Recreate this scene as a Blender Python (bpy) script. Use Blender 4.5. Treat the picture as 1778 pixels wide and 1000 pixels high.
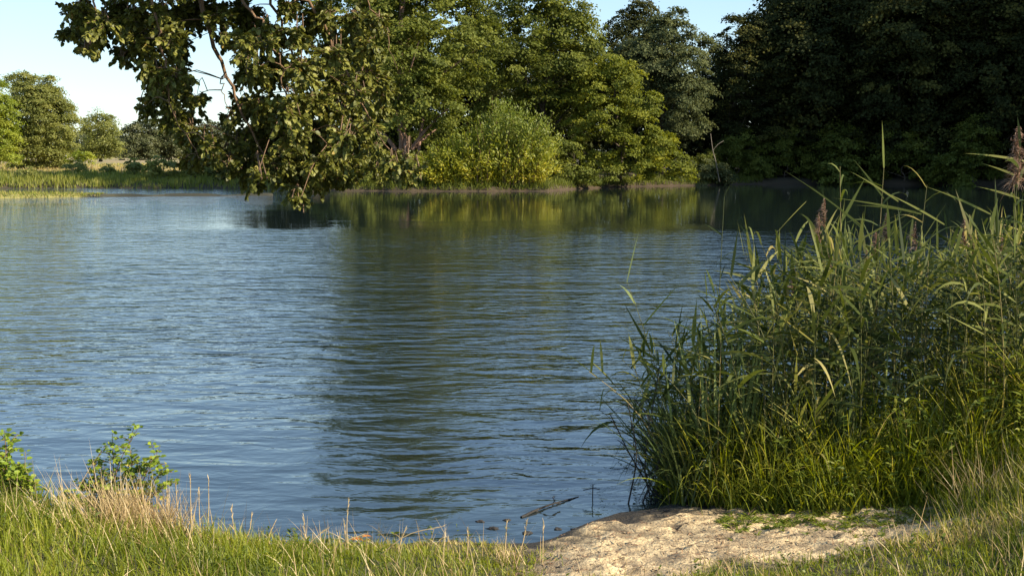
import bpy, math, random
import numpy as np
from mathutils import Vector

for o in list(bpy.data.objects):
    bpy.data.objects.remove(o)
SC = bpy.context.scene
COL = SC.collection

# ------------------------------------------------------------------ camera
CAM_H, FPX = 2.5, 2146.0                  # eye height above the water, focal length in photo pixels
PITCH = math.atan(230 / FPX)
cam_d = bpy.data.cameras.new('camera')
cam_d.sensor_width = 36
cam_d.lens = FPX / 1778 * 36
cam_d.clip_start = 0.1
cam_d.clip_end = 5000
cam = bpy.data.objects.new('camera', cam_d)
COL.objects.link(cam)
cam.location = (0, 0, CAM_H)
cam.rotation_euler = (math.pi / 2 - PITCH, 0, 0)
SC.camera = cam

# ------------------------------------------------------------------ light
SUN_AZ, SUN_EL = 112.0, 31.0              # clockwise from +Y (the viewing direction)
world = bpy.data.worlds.new('World')
SC.world = world
world.use_nodes = True
wn = world.node_tree.nodes
sky = wn.new('ShaderNodeTexSky')
sky.sky_type = 'NISHITA'
sky.sun_disc = False
sky.sun_elevation = math.radians(SUN_EL)
sky.sun_rotation = math.radians(SUN_AZ)
sky.altitude = 0
sky.air_density = 1.15
sky.dust_density = 0.1
sky.ozone_density = 2.6
wn['Background'].inputs['Strength'].default_value = 0.166
skt = wn.new('ShaderNodeMix'); skt.data_type = 'RGBA'; skt.blend_type = 'MULTIPLY'; skt.inputs[0].default_value = 1
skt.inputs[7].default_value = (.76, .88, 1.0, 1)          # clear, slightly cyan late-summer sky
sgm = wn.new('ShaderNodeGamma'); sgm.inputs[1].default_value = .68
world.node_tree.links.new(sky.outputs[0], sgm.inputs[0])
world.node_tree.links.new(sgm.outputs[0], skt.inputs[6])
world.node_tree.links.new(skt.outputs[2], wn['Background'].inputs['Color'])
az, el = math.radians(SUN_AZ), math.radians(SUN_EL)
SUNV = Vector((math.sin(az) * math.cos(el), math.cos(az) * math.cos(el), math.sin(el)))
sun_d = bpy.data.lights.new('sun', 'SUN')
sun_d.energy = 4.8
sun_d.angle = math.radians(0.5)
sun_d.color = (1.0, 0.87, 0.66)
sun = bpy.data.objects.new('sun', sun_d)
COL.objects.link(sun)
sun.rotation_euler = SUNV.to_track_quat('Z', 'Y').to_euler()
SC.view_settings.view_transform = 'Standard'
SC.view_settings.look = 'None'
SC.view_settings.exposure = 1.08
SC.view_settings.gamma = 1.0
SC.cycles.max_bounces = 6
SC.cycles.diffuse_bounces = 3
SC.cycles.transmission_bounces = 4
SC.cycles.transparent_max_bounces = 4

# ------------------------------------------------------------------ helpers
def P(px, py, Y):
    u, v = px - 889.0, 500.0 - py
    y = FPX * math.cos(PITCH) + v * math.sin(PITCH)
    z = -FPX * math.sin(PITCH) + v * math.cos(PITCH)
    return np.array((u / y * Y, Y, CAM_H + z / y * Y))

def tag(o, label=None, cat=None, group=None, kind=None):
    if label: o['label'] = label
    if cat: o['category'] = cat
    if group: o['group'] = group
    if kind: o['kind'] = kind
    return o

def empty(name, loc):
    o = bpy.data.objects.new(name, None)
    o.location = loc
    COL.objects.link(o)
    return o

def mesh_from(name, V, F, tint=None, mat=None, parent=None, smooth=False, col=None):
    """V (n,3) world points, F (m,4) or (m,3) ints -> one mesh object (origin at parent if any)."""
    V = np.asarray(V, dtype=np.float32)
    F = np.asarray(F, dtype=np.int32)
    if parent is not None:
        V = V - np.array(parent.location, dtype=np.float32)
    me = bpy.data.meshes.new(name)
    k = F.shape[1]
    me.vertices.add(len(V)); me.vertices.foreach_set('co', V.ravel())
    me.loops.add(F.size); me.loops.foreach_set('vertex_index', F.ravel())
    me.polygons.add(len(F))
    me.polygons.foreach_set('loop_start', np.arange(0, F.size, k, dtype=np.int32))
    me.polygons.foreach_set('loop_total', np.full(len(F), k, dtype=np.int32))
    if smooth:
        me.polygons.foreach_set('use_smooth', np.ones(len(F), dtype=bool))
    if tint is not None:
        a = me.attributes.new('tint', 'FLOAT', 'POINT')
        a.data.foreach_set('value', np.asarray(tint, dtype=np.float32))
    if col is not None:
        a = me.attributes.new('tone', 'FLOAT_COLOR', 'POINT')
        c = np.ones((len(V), 4), dtype=np.float32); c[:, :3] = col
        a.data.foreach_set('color', c.ravel())
    me.update(calc_edges=True)
    me.validate()
    if mat: me.materials.append(mat)
    o = bpy.data.objects.new(name, me)
    COL.objects.link(o)
    if parent is not None: o.parent = parent
    return o

class Bag:
    """collects quads of one mesh"""
    def __init__(s): s.V, s.F, s.T, s.n = [], [], [], 0
    def add(s, V, F, T):
        s.V.append(V); s.F.append(F + s.n); s.T.append(T); s.n += len(V)
    def make(s, name, mat, parent=None, smooth=False):
        return mesh_from(name, np.concatenate(s.V), np.concatenate(s.F), np.concatenate(s.T), mat, parent, smooth)

def unit(a):
    return a / np.maximum(np.linalg.norm(a, axis=-1, keepdims=True), 1e-9)

def leaves(bag, rng, C, N, size, aspect=0.62, tint=None, along=None):
    """diamond leaves: centres C, normals N"""
    n = len(C)
    size = np.broadcast_to(size, (n,))
    N = unit(N)
    r = rng.normal(size=(n, 3)) if along is None else along
    U = unit(np.cross(N, r))
    U2 = unit(np.cross(N, U)) if along is None else unit(r - N * np.sum(N * r, axis=1, keepdims=True))
    W = U * (size * aspect * 0.5)[:, None]
    L = U2 * (size * 0.5)[:, None]
    V = np.stack([C - L, C + W - L * 0.1, C + L, C - W - L * 0.1], axis=1).reshape(-1, 3)
    F = np.arange(4 * n).reshape(n, 4)
    bag.add(V, F, np.repeat(tint if tint is not None else rng.random(n), 4))

def folded(bag, rng, B, D, N, size, aspect=0.62, tint=None, fold=0.22):
    """broad leaf, two halves folded at the midrib: base B, direction D, normal N (2x2 quads)"""
    n = len(B)
    size = np.broadcast_to(size, (n,))[:, None]
    D = unit(D); S = unit(np.cross(D, N)); N = unit(np.cross(S, D))
    w = size * aspect * 0.5
    m1 = B + D * size * 0.5 - N * size * 0.04
    m2 = B + D * size - N * size * 0.16
    up = N * w * fold
    a1 = B + D * size * 0.30 + S * w * 0.95 + up; b1 = B + D * size * 0.72 + S * w * 0.72 + up - N * size * .05
    a2 = B + D * size * 0.30 - S * w * 0.95 + up; b2 = B + D * size * 0.72 - S * w * 0.72 + up - N * size * .05
    V = np.stack([B, m1, m2, a1, b1, a2, b2], axis=1).reshape(-1, 3)
    k = np.arange(n)[:, None] * 7
    F = np.concatenate([k + np.array([[0, 3, 4, 1]]), k + np.array([[1, 4, 4, 2]]), ], axis=0)
    F = np.concatenate([k + np.array([[0, 3, 4, 1]]), k + np.array([[0, 1, 6, 5]])], axis=0)
    V3 = V
    bag.add(V3, F, np.repeat(tint if tint is not None else rng.random(n), 7))
    # tips
    Vt = np.stack([m1, b1, m2, b2], axis=1).reshape(-1, 3)
    bag.add(Vt, np.arange(4 * n).reshape(n, 4), np.repeat(tint if tint is not None else rng.random(n), 4))

def ribbons(bag, rng, B, D, L, W, droop=0.0, segs=4, tint=None, lance=False, side=None):
    """curved blades: base B, start direction D, length L, width W, droop = share of L sunk at the tip"""
    n = len(B)
    L = np.broadcast_to(L, (n,))[:, None]; W = np.broadcast_to(W, (n,))[:, None]
    droop = np.broadcast_to(droop, (n,))[:, None]
    D = unit(D)
    if side is None:
        side = np.cross(D, np.array([0, 0, 1.0]) + rng.normal(size=(n, 3)) * 0.45)
    side = unit(side)
    rows = []
    for i in range(segs + 1):
        t = i / segs
        c = B + D * L * t * (1 - 0.25 * droop * t)
        c = c - np.array([0, 0, 1.0]) * (droop * L * t * t)
        if lance:
            w = W * (0.5 * (0.35 + 0.65 * math.sin(math.pi * min(1, t * 1.25 + 0.12) * 0.8)) * (1 - t ** 2.2) + 0.02 * (1 - t))
        else:
            w = W * 0.5 * (1 - 0.92 * t ** 1.6)
        rows += [c - side * w, c + side * w]
    V = np.stack(rows, axis=1).reshape(-1, 3)
    m = 2 * (segs + 1)
    f = np.array([[2 * i, 2 * i + 1, 2 * i + 3, 2 * i + 2] for i in range(segs)])
    F = (np.arange(n)[:, None, None] * m + f[None]).reshape(-1, 4)
    bag.add(V, F, np.repeat(tint if tint is not None else rng.random(n), m))

def tube(bag, pts, rads, sides=6, tint=0.5):
    pts = np.asarray(pts, float); k = len(pts)
    rads = np.broadcast_to(rads, (k,))
    T = unit(np.gradient(pts, axis=0))
    ref = np.array([0.31, 0.95, 0.05]) if abs(T[0] @ np.array([0.31, 0.95, 0.05])) < 0.9 else np.array([1.0, 0, 0])
    A = unit(np.cross(T, ref)); Bv = np.cross(T, A)
    an = np.linspace(0, 2 * math.pi, sides, endpoint=False)
    V = pts[:, None] + rads[:, None, None] * (np.cos(an)[None, :, None] * A[:, None] + np.sin(an)[None, :, None] * Bv[:, None])
    V = V.reshape(-1, 3)
    F = [[i * sides + j, i * sides + (j + 1) % sides, (i + 1) * sides + (j + 1) % sides, (i + 1) * sides + j] for i in range(k - 1) for j in range(sides)]
    bag.add(V, np.array(F), np.full(len(V), tint))

def smoothline(pts, n=24):
    """Catmull-Rom through the points"""
    p = np.asarray(pts, float)
    p = np.vstack([2 * p[0] - p[1], p, 2 * p[-1] - p[-2]])
    out = []
    k = len(p) - 3
    for t in np.linspace(0, k - 1e-6, n):
        i = int(t); u = t - i
        a, b, c, d = p[i:i + 4]
        out.append(0.5 * (2 * b + (c - a) * u + (2 * a - 5 * b + 4 * c - d) * u * u + (3 * b - a - 3 * c + d) * u ** 3))
    return np.array(out)

def vnoise(x, y, seed=0):
    xi, yi = np.floor(x).astype(np.int64), np.floor(y).astype(np.int64)
    fx, fy = x - xi, y - yi
    fx = fx * fx * (3 - 2 * fx); fy = fy * fy * (3 - 2 * fy)
    def h(a, b):
        v = np.sin(a * 127.1 + b * 311.7 + seed * 74.7) * 43758.5453
        return v - np.floor(v)
    return (h(xi, yi) * (1 - fx) + h(xi + 1, yi) * fx) * (1 - fy) + (h(xi, yi + 1) * (1 - fx) + h(xi + 1, yi + 1) * fx) * fy

def fnoise(x, y, seed=0, octs=4):
    s, a, t = 0, 1.0, 0
    for k in range(octs):
        s = s + a * vnoise(x * 2 ** k, y * 2 ** k, seed + k); t += a; a *= 0.55
    return s / t

def sm(a, b, x):
    t = np.clip((x - a) / (b - a), 0, 1)
    return t * t * (3 - 2 * t)

# ------------------------------------------------------------------ materials
def nodes_of(m):
    m.use_nodes = True
    return m.node_tree.nodes, m.node_tree.links

def leaf_mat(name, cols, translucent=0.35, rough=0.5, spec=0.35, vary=0.25):
    """cols: list of (position, rgb); tint attribute + a slow noise pick the colour"""
    m = bpy.data.materials.new(name); n, l = nodes_of(m)
    bs = n['Principled BSDF']; out = n['Material Output']
    at = n.new('ShaderNodeAttribute'); at.attribute_name = 'tint'
    geo = n.new('ShaderNodeTexCoord')
    nz = n.new('ShaderNodeTexNoise'); nz.inputs['Scale'].default_value = 0.6; nz.inputs['Detail'].default_value = 2
    l.new(geo.outputs['Object'], nz.inputs['Vector'])
    ma = n.new('ShaderNodeMath'); ma.operation = 'MULTIPLY_ADD'; ma.inputs[1].default_value = vary * 2; ma.inputs[2].default_value = -vary
    l.new(nz.outputs['Fac'], ma.inputs[0])
    ad = n.new('ShaderNodeMath'); ad.operation = 'ADD'; ad.use_clamp = True
    l.new(ma.outputs[0], ad.inputs[0]); l.new(at.outputs['Fac'], ad.inputs[1])
    rp = n.new('ShaderNodeValToRGB')
    e = rp.color_ramp.elements
    e[0].position, e[0].color = cols[0][0], (*cols[0][1], 1)
    e[1].position, e[1].color = cols[-1][0], (*cols[-1][1], 1)
    for p_, c_ in cols[1:-1]:
        x = e.new(p_); x.color = (*c_, 1)
    l.new(ad.outputs[0], rp.inputs[0])
    l.new(rp.outputs[0], bs.inputs['Base Color'])
    bs.inputs['Roughness'].default_value = rough
    bs.inputs['Specular IOR Level'].default_value = spec
    tr = n.new('ShaderNodeBsdfTranslucent')
    hs = n.new('ShaderNodeHueSaturation'); hs.inputs['Value'].default_value = 1.25; hs.inputs['Saturation'].default_value = 1.1
    hs.inputs['Hue'].default_value = 0.49
    l.new(rp.outputs[0], hs.inputs['Color']); l.new(hs.outputs[0], tr.inputs['Color'])
    mx = n.new('ShaderNodeMixShader'); mx.inputs[0].default_value = translucent
    l.new(bs.outputs[0], mx.inputs[1]); l.new(tr.outputs[0], mx.inputs[2]); l.new(mx.outputs[0], out.inputs['Surface'])
    return m

def bark_mat(name, c1, c2, scale=14):
    m = bpy.data.materials.new(name); n, l = nodes_of(m)
    bs = n['Principled BSDF']
    tc = n.new('ShaderNodeTexCoord'); mp = n.new('ShaderNodeMapping'); mp.inputs['Scale'].default_value = (1, 1, 0.25)
    nz = n.new('ShaderNodeTexNoise'); nz.inputs['Scale'].default_value = scale; nz.inputs['Detail'].default_value = 6
    l.new(tc.outputs['Object'], mp.inputs[0]); l.new(mp.outputs[0], nz.inputs['Vector'])
    rp = n.new('ShaderNodeValToRGB'); rp.color_ramp.elements[0].position = .3; rp.color_ramp.elements[1].position = .7
    rp.color_ramp.elements[0].color = (*c1, 1); rp.color_ramp.elements[1].color = (*c2, 1)
    l.new(nz.outputs['Fac'], rp.inputs[0]); l.new(rp.outputs[0], bs.inputs['Base Color'])
    bs.inputs['Roughness'].default_value = .9
    bu = n.new('ShaderNodeBump'); bu.inputs['Strength'].default_value = .7; bu.inputs['Distance'].default_value = .03
    l.new(nz.outputs['Fac'], bu.inputs['Height']); l.new(bu.outputs[0], bs.inputs['Normal'])
    return m

M = {}
M['alder'] = leaf_mat('alder_leaf', [(0, (.065, .082, .015)), (.5, (.13, .155, .026)), (1, (.20, .215, .04))], translucent=.42, rough=.65, spec=.2)
M['alder_yellow'] = leaf_mat('alder_leaf_bright', [(0, (.09, .11, .016)), (.5, (.165, .19, .026)), (1, (.26, .265, .035))], translucent=.42, rough=.65, spec=.2)
M['grey_leaf'] = leaf_mat('grey_green_leaf', [(0, (.06, .075, .03)), (.5, (.105, .125, .05)), (1, (.16, .175, .068))], translucent=.4, rough=.7, spec=.2)
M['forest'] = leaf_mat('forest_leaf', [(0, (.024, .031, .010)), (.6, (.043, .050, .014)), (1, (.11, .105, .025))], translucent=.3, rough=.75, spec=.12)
M['willow'] = leaf_mat('willow_leaf', [(0, (.14, .175, .022)), (.5, (.27, .28, .024)), (1, (.46, .37, .02))], vary=.12)
M['hang'] = leaf_mat('hanging_leaf', [(0, (.045, .052, .012)), (.45, (.11, .12, .02)), (.85, (.24, .235, .045)), (1, (.28, .19, .05))], translucent=.2, rough=.5, spec=.3)
M['far'] = leaf_mat('far_leaf', [(0, (.15, .17, .045)), (.5, (.22, .24, .06)), (1, (.30, .30, .08))], translucent=.5)
M['far_bright'] = leaf_mat('far_leaf_bright', [(0, (.16, .21, .025)), (.5, (.25, .30, .035)), (1, (.34, .36, .05))], translucent=.5)
M['far_dark'] = leaf_mat('far_leaf_dark', [(0, (.06, .072, .032)), (.5, (.09, .105, .042)), (1, (.13, .135, .055))])
M['grass'] = leaf_mat('grass_blade', [(0, (.11, .145, .012)), (.5, (.24, .275, .024)), (.8, (.40, .37, .06)), (1, (.62, .49, .22))], translucent=.4)
M['straw'] = leaf_mat('straw', [(0, (.30, .21, .09)), (.5, (.46, .34, .17)), (1, (.62, .50, .29))], translucent=.2)
M['reed'] = leaf_mat('reed_leaf', [(0, (.028, .044, .012)), (.5, (.095, .118, .022)), (.85, (.24, .245, .07)), (1, (.42, .36, .14))], translucent=.35, rough=.6, spec=.2)
M['reed_stem'] = leaf_mat('reed_stem_skin', [(0, (.06, .07, .02)), (.8, (.13, .12, .04)), (1, (.26, .2, .08))], translucent=.05)
M['sedge'] = leaf_mat('sedge_blade', [(0, (.022, .04, .014)), (.6, (.06, .09, .025)), (1, (.15, .18, .05))], translucent=.25, rough=.4, spec=.5)
M['iris'] = leaf_mat('iris_blade', [(0, (.14, .19, .05)), (1, (.30, .34, .12))], translucent=.3)
M['herb'] = leaf_mat('herb_leaf', [(0, (.08, .12, .015)), (.6, (.15, .19, .022)), (1, (.27, .28, .04))], translucent=.4)
M['plume'] = leaf_mat('plume', [(0, (.17, .10, .07)), (1, (.36, .25, .17))], translucent=.4)
M['far_reed'] = leaf_mat('far_reed', [(0, (.12, .15, .025)), (.5, (.21, .225, .035)), (.8, (.29, .28, .06)), (1, (.40, .30, .12))])
M['bramble'] = leaf_mat('bramble_leaf', [(0, (.08, .13, .015)), (.6, (.20, .28, .025)), (.9, (.32, .38, .04)), (1, (.36, .25, .05))])
M['bark'] = bark_mat('bark', (.04, .03, .022), (.12, .09, .065))
M['bark_pale'] = bark_mat('pale_bark', (.16, .09, .06), (.38, .24, .18))
M['bark_grey'] = bark_mat('grey_bark', (.09, .075, .055), (.2, .17, .13))
M['bark_twig'] = bark_mat('twig_bark', (.10, .06, .035), (.26, .16, .09), 40)
M['wet_wood'] = bark_mat('wet_wood', (.012, .012, .014), (.04, .035, .03), 30)
M['orange'] = leaf_mat('autumn_leaf', [(0, (.45, .13, .03)), (1, (.6, .22, .05))])

# ground: intrinsic colour per point + grain
gm = bpy.data.materials.new('ground_soil'); n, l = nodes_of(gm)
bs = n['Principled BSDF']; bs.inputs['Roughness'].default_value = .95
at = n.new('ShaderNodeAttribute'); at.attribute_name = 'tone'
tc = n.new('ShaderNodeTexCoord')
nz = n.new('ShaderNodeTexNoise'); nz.inputs['Scale'].default_value = 26; nz.inputs['Detail'].default_value = 9; nz.inputs['Roughness'].default_value = .72
l.new(tc.outputs['Object'], nz.inputs['Vector'])
rp = n.new('ShaderNodeValToRGB'); rp.color_ramp.elements[0].position = .32; rp.color_ramp.elements[1].position = .68
rp.color_ramp.elements[0].color = (.5, .47, .44, 1); rp.color_ramp.elements[1].color = (1.18, 1.15, 1.1, 1)
l.new(nz.outputs['Fac'], rp.inputs[0])
mx = n.new('ShaderNodeMix'); mx.data_type = 'RGBA'; mx.blend_type = 'MULTIPLY'; mx.inputs[0].default_value = 1
l.new(at.outputs['Color'], mx.inputs[6]); l.new(rp.outputs[0], mx.inputs[7]); l.new(mx.outputs[2], bs.inputs['Base Color'])
bu = n.new('ShaderNodeBump'); bu.inputs['Strength'].default_value = .9; bu.inputs['Distance'].default_value = .02
nf = n.new('ShaderNodeTexVoronoi'); nf.inputs['Scale'].default_value = 55; nf.inputs['Randomness'].default_value = 1
l.new(tc.outputs['Object'], nf.inputs['Vector'])
ng = n.new('ShaderNodeTexNoise'); ng.inputs['Scale'].default_value = 11; ng.inputs['Detail'].default_value = 4
l.new(tc.outputs['Object'], ng.inputs['Vector'])
sumn = n.new('ShaderNodeMath'); sumn.operation = 'MULTIPLY_ADD'; sumn.inputs[1].default_value = .35
l.new(nf.outputs['Distance'], sumn.inputs[0]); l.new(nz.outputs['Fac'], sumn.inputs[2])
sum2 = n.new('ShaderNodeMath'); sum2.operation = 'MULTIPLY_ADD'; sum2.inputs[1].default_value = 1.3
l.new(ng.outputs['Fac'], sum2.inputs[0]); l.new(sumn.outputs[0], sum2.inputs[2])
l.new(sum2.outputs[0], bu.inputs['Height']); l.new(bu.outputs[0], bs.inputs['Normal'])

# water
wm = bpy.data.materials.new('pond_water'); n, l = nodes_of(wm)
bs = n['Principled BSDF']
bs.inputs['Base Color'].default_value = (.012, .020, .020, 1)
bs.inputs['Roughness'].default_value = .02
bs.inputs['IOR'].default_value = 1.85
tc = n.new('ShaderNodeTexCoord')
def nz_node(scale, sx, sy, detail, rot=0.0, dist=0.0):
    mp = n.new('ShaderNodeMapping'); mp.inputs['Scale'].default_value = (sx, sy, 1); mp.inputs['Rotation'].default_value = (0, 0, rot)
    l.new(tc.outputs['Object'], mp.inputs[0])
    z = n.new('ShaderNodeTexNoise'); z.inputs['Scale'].default_value = scale; z.inputs['Detail'].default_value = detail; z.inputs['Roughness'].default_value = .55
    z.inputs['Distortion'].default_value = dist
    l.new(mp.outputs[0], z.inputs['Vector'])
    return z.outputs['Fac']
def mth(op, a, b=None, clamp=False):
    q = n.new('ShaderNodeMath'); q.operation = op; q.use_clamp = clamp
    for i, v in enumerate((a, b)):
        if v is None: continue
        if isinstance(v, (int, float)): q.inputs[i].default_value = v
        else: l.new(v, q.inputs[i])
    return q.outputs[0]
w1 = nz_node(1.15, .8, 1.6, 2, .10, .5)     # broad ripples
w2 = nz_node(3.4, .7, 1.35, 3, -.06, .6)     # short ripples
w4 = nz_node(8.0, .7, 1.2, 2, .05, .3)
w3 = nz_node(0.35, .6, 1.0, 2, .3)          # slow swell
hsum = mth('ADD', mth('MULTIPLY', w1, .085), mth('ADD', mth('ADD', mth('MULTIPLY', w2, .030), mth('MULTIPLY', w4, .008)), mth('MULTIPLY', w3, .06)))
sep = n.new('ShaderNodeSeparateXYZ'); l.new(tc.outputs['Object'], sep.inputs[0])
def mapr(src, a, b, c, d):
    q = n.new('ShaderNodeMapRange'); q.interpolation_type = 'SMOOTHSTEP'
    for i, v in zip((1, 2, 3, 4), (a, b, c, d)): q.inputs[i].default_value = v
    l.new(src, q.inputs[0]); return q.outputs[0]
patch = nz_node(.13, .5, 1.2, 3, .2)
ymod = mth('ADD', sep.outputs[1], mth('MULTIPLY', mth('SUBTRACT', patch, .5), 26))
lee = mth('MULTIPLY', mapr(ymod, 36, 46, 0, 1), mapr(sep.outputs[0], -17, -9, 0, 1))      # sheltered under the wood
amp = mth('MULTIPLY', mapr(patch, .3, .7, .55, 1.15), mth('SUBTRACT', 1, mth('MULTIPLY', lee, .95)))
amp = mth('MULTIPLY', amp, mapr(sep.outputs[1], 8, 16, .38, 1))
bu = n.new('ShaderNodeBump'); bu.inputs['Distance'].default_value = 1.0
l.new(amp, bu.inputs['Strength']); l.new(hsum, bu.inputs['Height']); l.new(bu.outputs[0], bs.inputs['Normal'])

# ------------------------------------------------------------------ ground and water
NX = np.array([-1500, -200, -60, -40, -12, -3.5, -1.4, -.6, .1, .30, .50, .85, 1.3, 1.8, 2.6, 4, 8, 20, 40, 52, 62, 80, 1500.])
NY = np.array([60, 55, 34, 22, 9.5, 7.75, 7.75, 7.80, 7.85, 8.0, 8.3, 8.6, 8.75, 9.0, 9.9, 12, 19, 34, 52, 66, 84, 100, 100.])
FX = np.array([-1500, -200, -60, -33, -22, -16, -12, -6, 2.5, 4.5, 8, 15, 20, 28, 40, 52, 62, 80, 1500.])
FY = np.array([70, 80, 93, 96, 95, 90, 87.5, 86.5, 87, 92, 98, 103, 108, 110, 104, 96, 86, 70, 70.])

def gz(x, y):
    x = np.asarray(x, float); y = np.asarray(y, float)
    dn = (np.interp(x, NX, NY) + (fnoise(x * 2.2, y * 0 + 3, 5) - .5) * .25) - y
    df = y - (np.interp(x, FX, FY) + (fnoise(x * .5, y * 0 + 9, 15) - .5) * 1.6)
    # near bank profile
    left = sm(.4, -1.2, x)
    right = sm(3.0, 4.2, x)
    near = np.interp(dn, [-3, -1, -.3, 0, .35, 1.2, 2.0, 4, 7, 30], [-1.0, -.35, -.10, 0, .055, .17, .27, .62, .9, 1.4])
    near = near + (left * sm(-.1, .8, dn) * .12 + right * sm(-.1, 1.0, dn) * .10) * sm(8, 3, dn)
    near = near + sm(-1.5, -2.9, x) * .17 * sm(.1, .9, dn) * 1.45 - sm(-1.9, -1.0, x) * sm(.6, 0, x) * .05 * sm(.05, .8, dn) - sm(.2, .8, x) * sm(3.6, 2.6, x) * .45 * np.interp(dn, [0, .35, 1.2, 2, 4, 6], [0, .05, .17, .25, .3, 0])
    far = np.interp(df, [-6, -.5, 0, .5, 2.5, 12, 60, 400], [-1.0, -.2, 0, .28, .55, .95, 1.25, 1.4])
    z = np.maximum(near, far)
    # spit of low land at the left
    half = np.interp(x, [-60, -34, -27, -24, -15.5, -14.5], [7, 5.5, 2.0, .6, .45, 0])
    cy = np.interp(x, [-60, -30, -16], [74, 75, 77.5])
    sp = np.where(x < -14.5, .16 * sm(1.0, .3, np.abs(y - cy) / np.maximum(half, .05)) , 0)
    z = np.where(sp > .01, np.maximum(z, sp), z)
    # relief on the near ground: scuffed sand, tussocks
    nearw = sm(0, .25, dn) * sm(14, 9, y)
    z = z + nearw * ((fnoise(x * 4.5, y * 5.5, 31) - .5) * .05 + (fnoise(x * 11, y * 11, 41, 3) - .5) * .075)
    return z

def lines(segs):
    out = [segs[0][0]]
    for a, b, d0, d1 in segs:
        p = a
        while p < b - 1e-6:
            t = (p - a) / (b - a); d = d0 * (d1 / d0) ** t
            p = min(b, p + d); out.append(p)
    return np.array(out)
xs = lines([(-1500, -80, 200, 8), (-80, -6, 2.2, .25), (-6, 6, .055, .055), (6, 80, .25, 2.2), (80, 1500, 8, 200)])
ys = lines([(-40, 4, 4, .25), (4, 11, .05, .05), (11, 60, .15, 1.5), (60, 125, .8, .8), (125, 2500, 3, 160)])
X, Y = np.meshgrid(xs, ys)
Z = gz(X, Y)
sandmask = sm(-.05, .30, X + (fnoise(X * 3, Y * 3, 77) - .5) * .6) * sm(3.0, 2.5, X + (fnoise(X * 2, Y * 5, 78) - .5) * .9) \
    * sm(6.85, 7.15, Y + .55 * sm(1.25, .6, X) + (fnoise(X * 4, Y * 4, 79) - .5) * .6 - .08 * np.clip(X - 1, 0, 2)) * sm(12, 9.5, Y)
green = np.array([.07, .10, .02]); soil = np.array([.10, .075, .045]); sandc = np.array([.76, .60, .36]); wet = np.array([.035, .03, .024])
strawc = np.array([.36, .28, .14]); litter = np.array([.07, .055, .03]); rust = np.array([.075, .05, .028])
g = fnoise(X * 1.2, Y * 1.2, 51)[..., None]
colr = green * g + soil * (1 - g)
sn = fnoise(X * 9, Y * 9, 52)[..., None]
sc_ = sandc * (.75 + .4 * sn)
dirt = sm(.50, .62, fnoise(X * 7, Y * 15, 61))[..., None]
sc_ = sc_ * (1 - dirt * .65) + np.array([.16, .12, .085]) * dirt * .65
colr = colr * (1 - sandmask[..., None]) + sc_ * sandmask[..., None]
w_ = (sm(.060, .022, Z) * (Y < 20))[..., None]
colr = colr * (1 - w_) + wet * w_
far = (Y > 60)[..., None] * np.ones(3)
fl = sm(-14, -24, X)[..., None] * sm(99, 104, Y + X * .0)[..., None]
farcol = litter * (1 - fl) + (strawc * (.7 + .5 * fnoise(X * .08, Y * .3, 81))[..., None]) * fl
gstripe = (sm(.45, .62, fnoise(X * .02, Y * .11, 83)) * sm(96, 110, Y))[..., None] * fl
farcol = farcol * (1 - gstripe * .6) + np.array([.2, .22, .06]) * gstripe * .6
lip = (sm(.26, .16, Z) * (1 - sm(-13, -17, X)))[..., None]
farcol = farcol * (1 - lip) + rust * (.4 + .9 * fnoise(X * .8, Y * .8, 84))[..., None] * lip
spit = ((Y < 86) & (Y > 62) & (X < -14))[..., None]
spitc = np.where(X[..., None] < -26, np.array([.30, .28, .09]), np.array([.05, .05, .03]))
farcol = np.where(spit, spitc, farcol)
colr = np.where(far > 0, farcol, colr)
ny_, nx_ = X.shape
idx = np.arange(ny_ * nx_).reshape(ny_, nx_)
F = np.stack([idx[:-1, :-1], idx[:-1, 1:], idx[1:, 1:], idx[1:, :-1]], axis=-1).reshape(-1, 4)
go = mesh_from('ground', np.stack([X, Y, Z], -1).reshape(-1, 3), F, mat=gm, smooth=True, col=colr.reshape(-1, 3))
tag(go, kind='structure')

wx = np.array([-900, -60, 0, 60, 300.]); wy = np.array([4, 30, 60, 115, 140.])
WX, WY = np.meshgrid(wx, wy)
idx = np.arange(25).reshape(5, 5)
F = np.stack([idx[:-1, :-1], idx[:-1, 1:], idx[1:, 1:], idx[1:, :-1]], axis=-1).reshape(-1, 4)
wo = mesh_from('water', np.stack([WX, WY, WX * 0], -1).reshape(-1, 3), F, mat=wm)
tag(wo, kind='structure')

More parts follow.
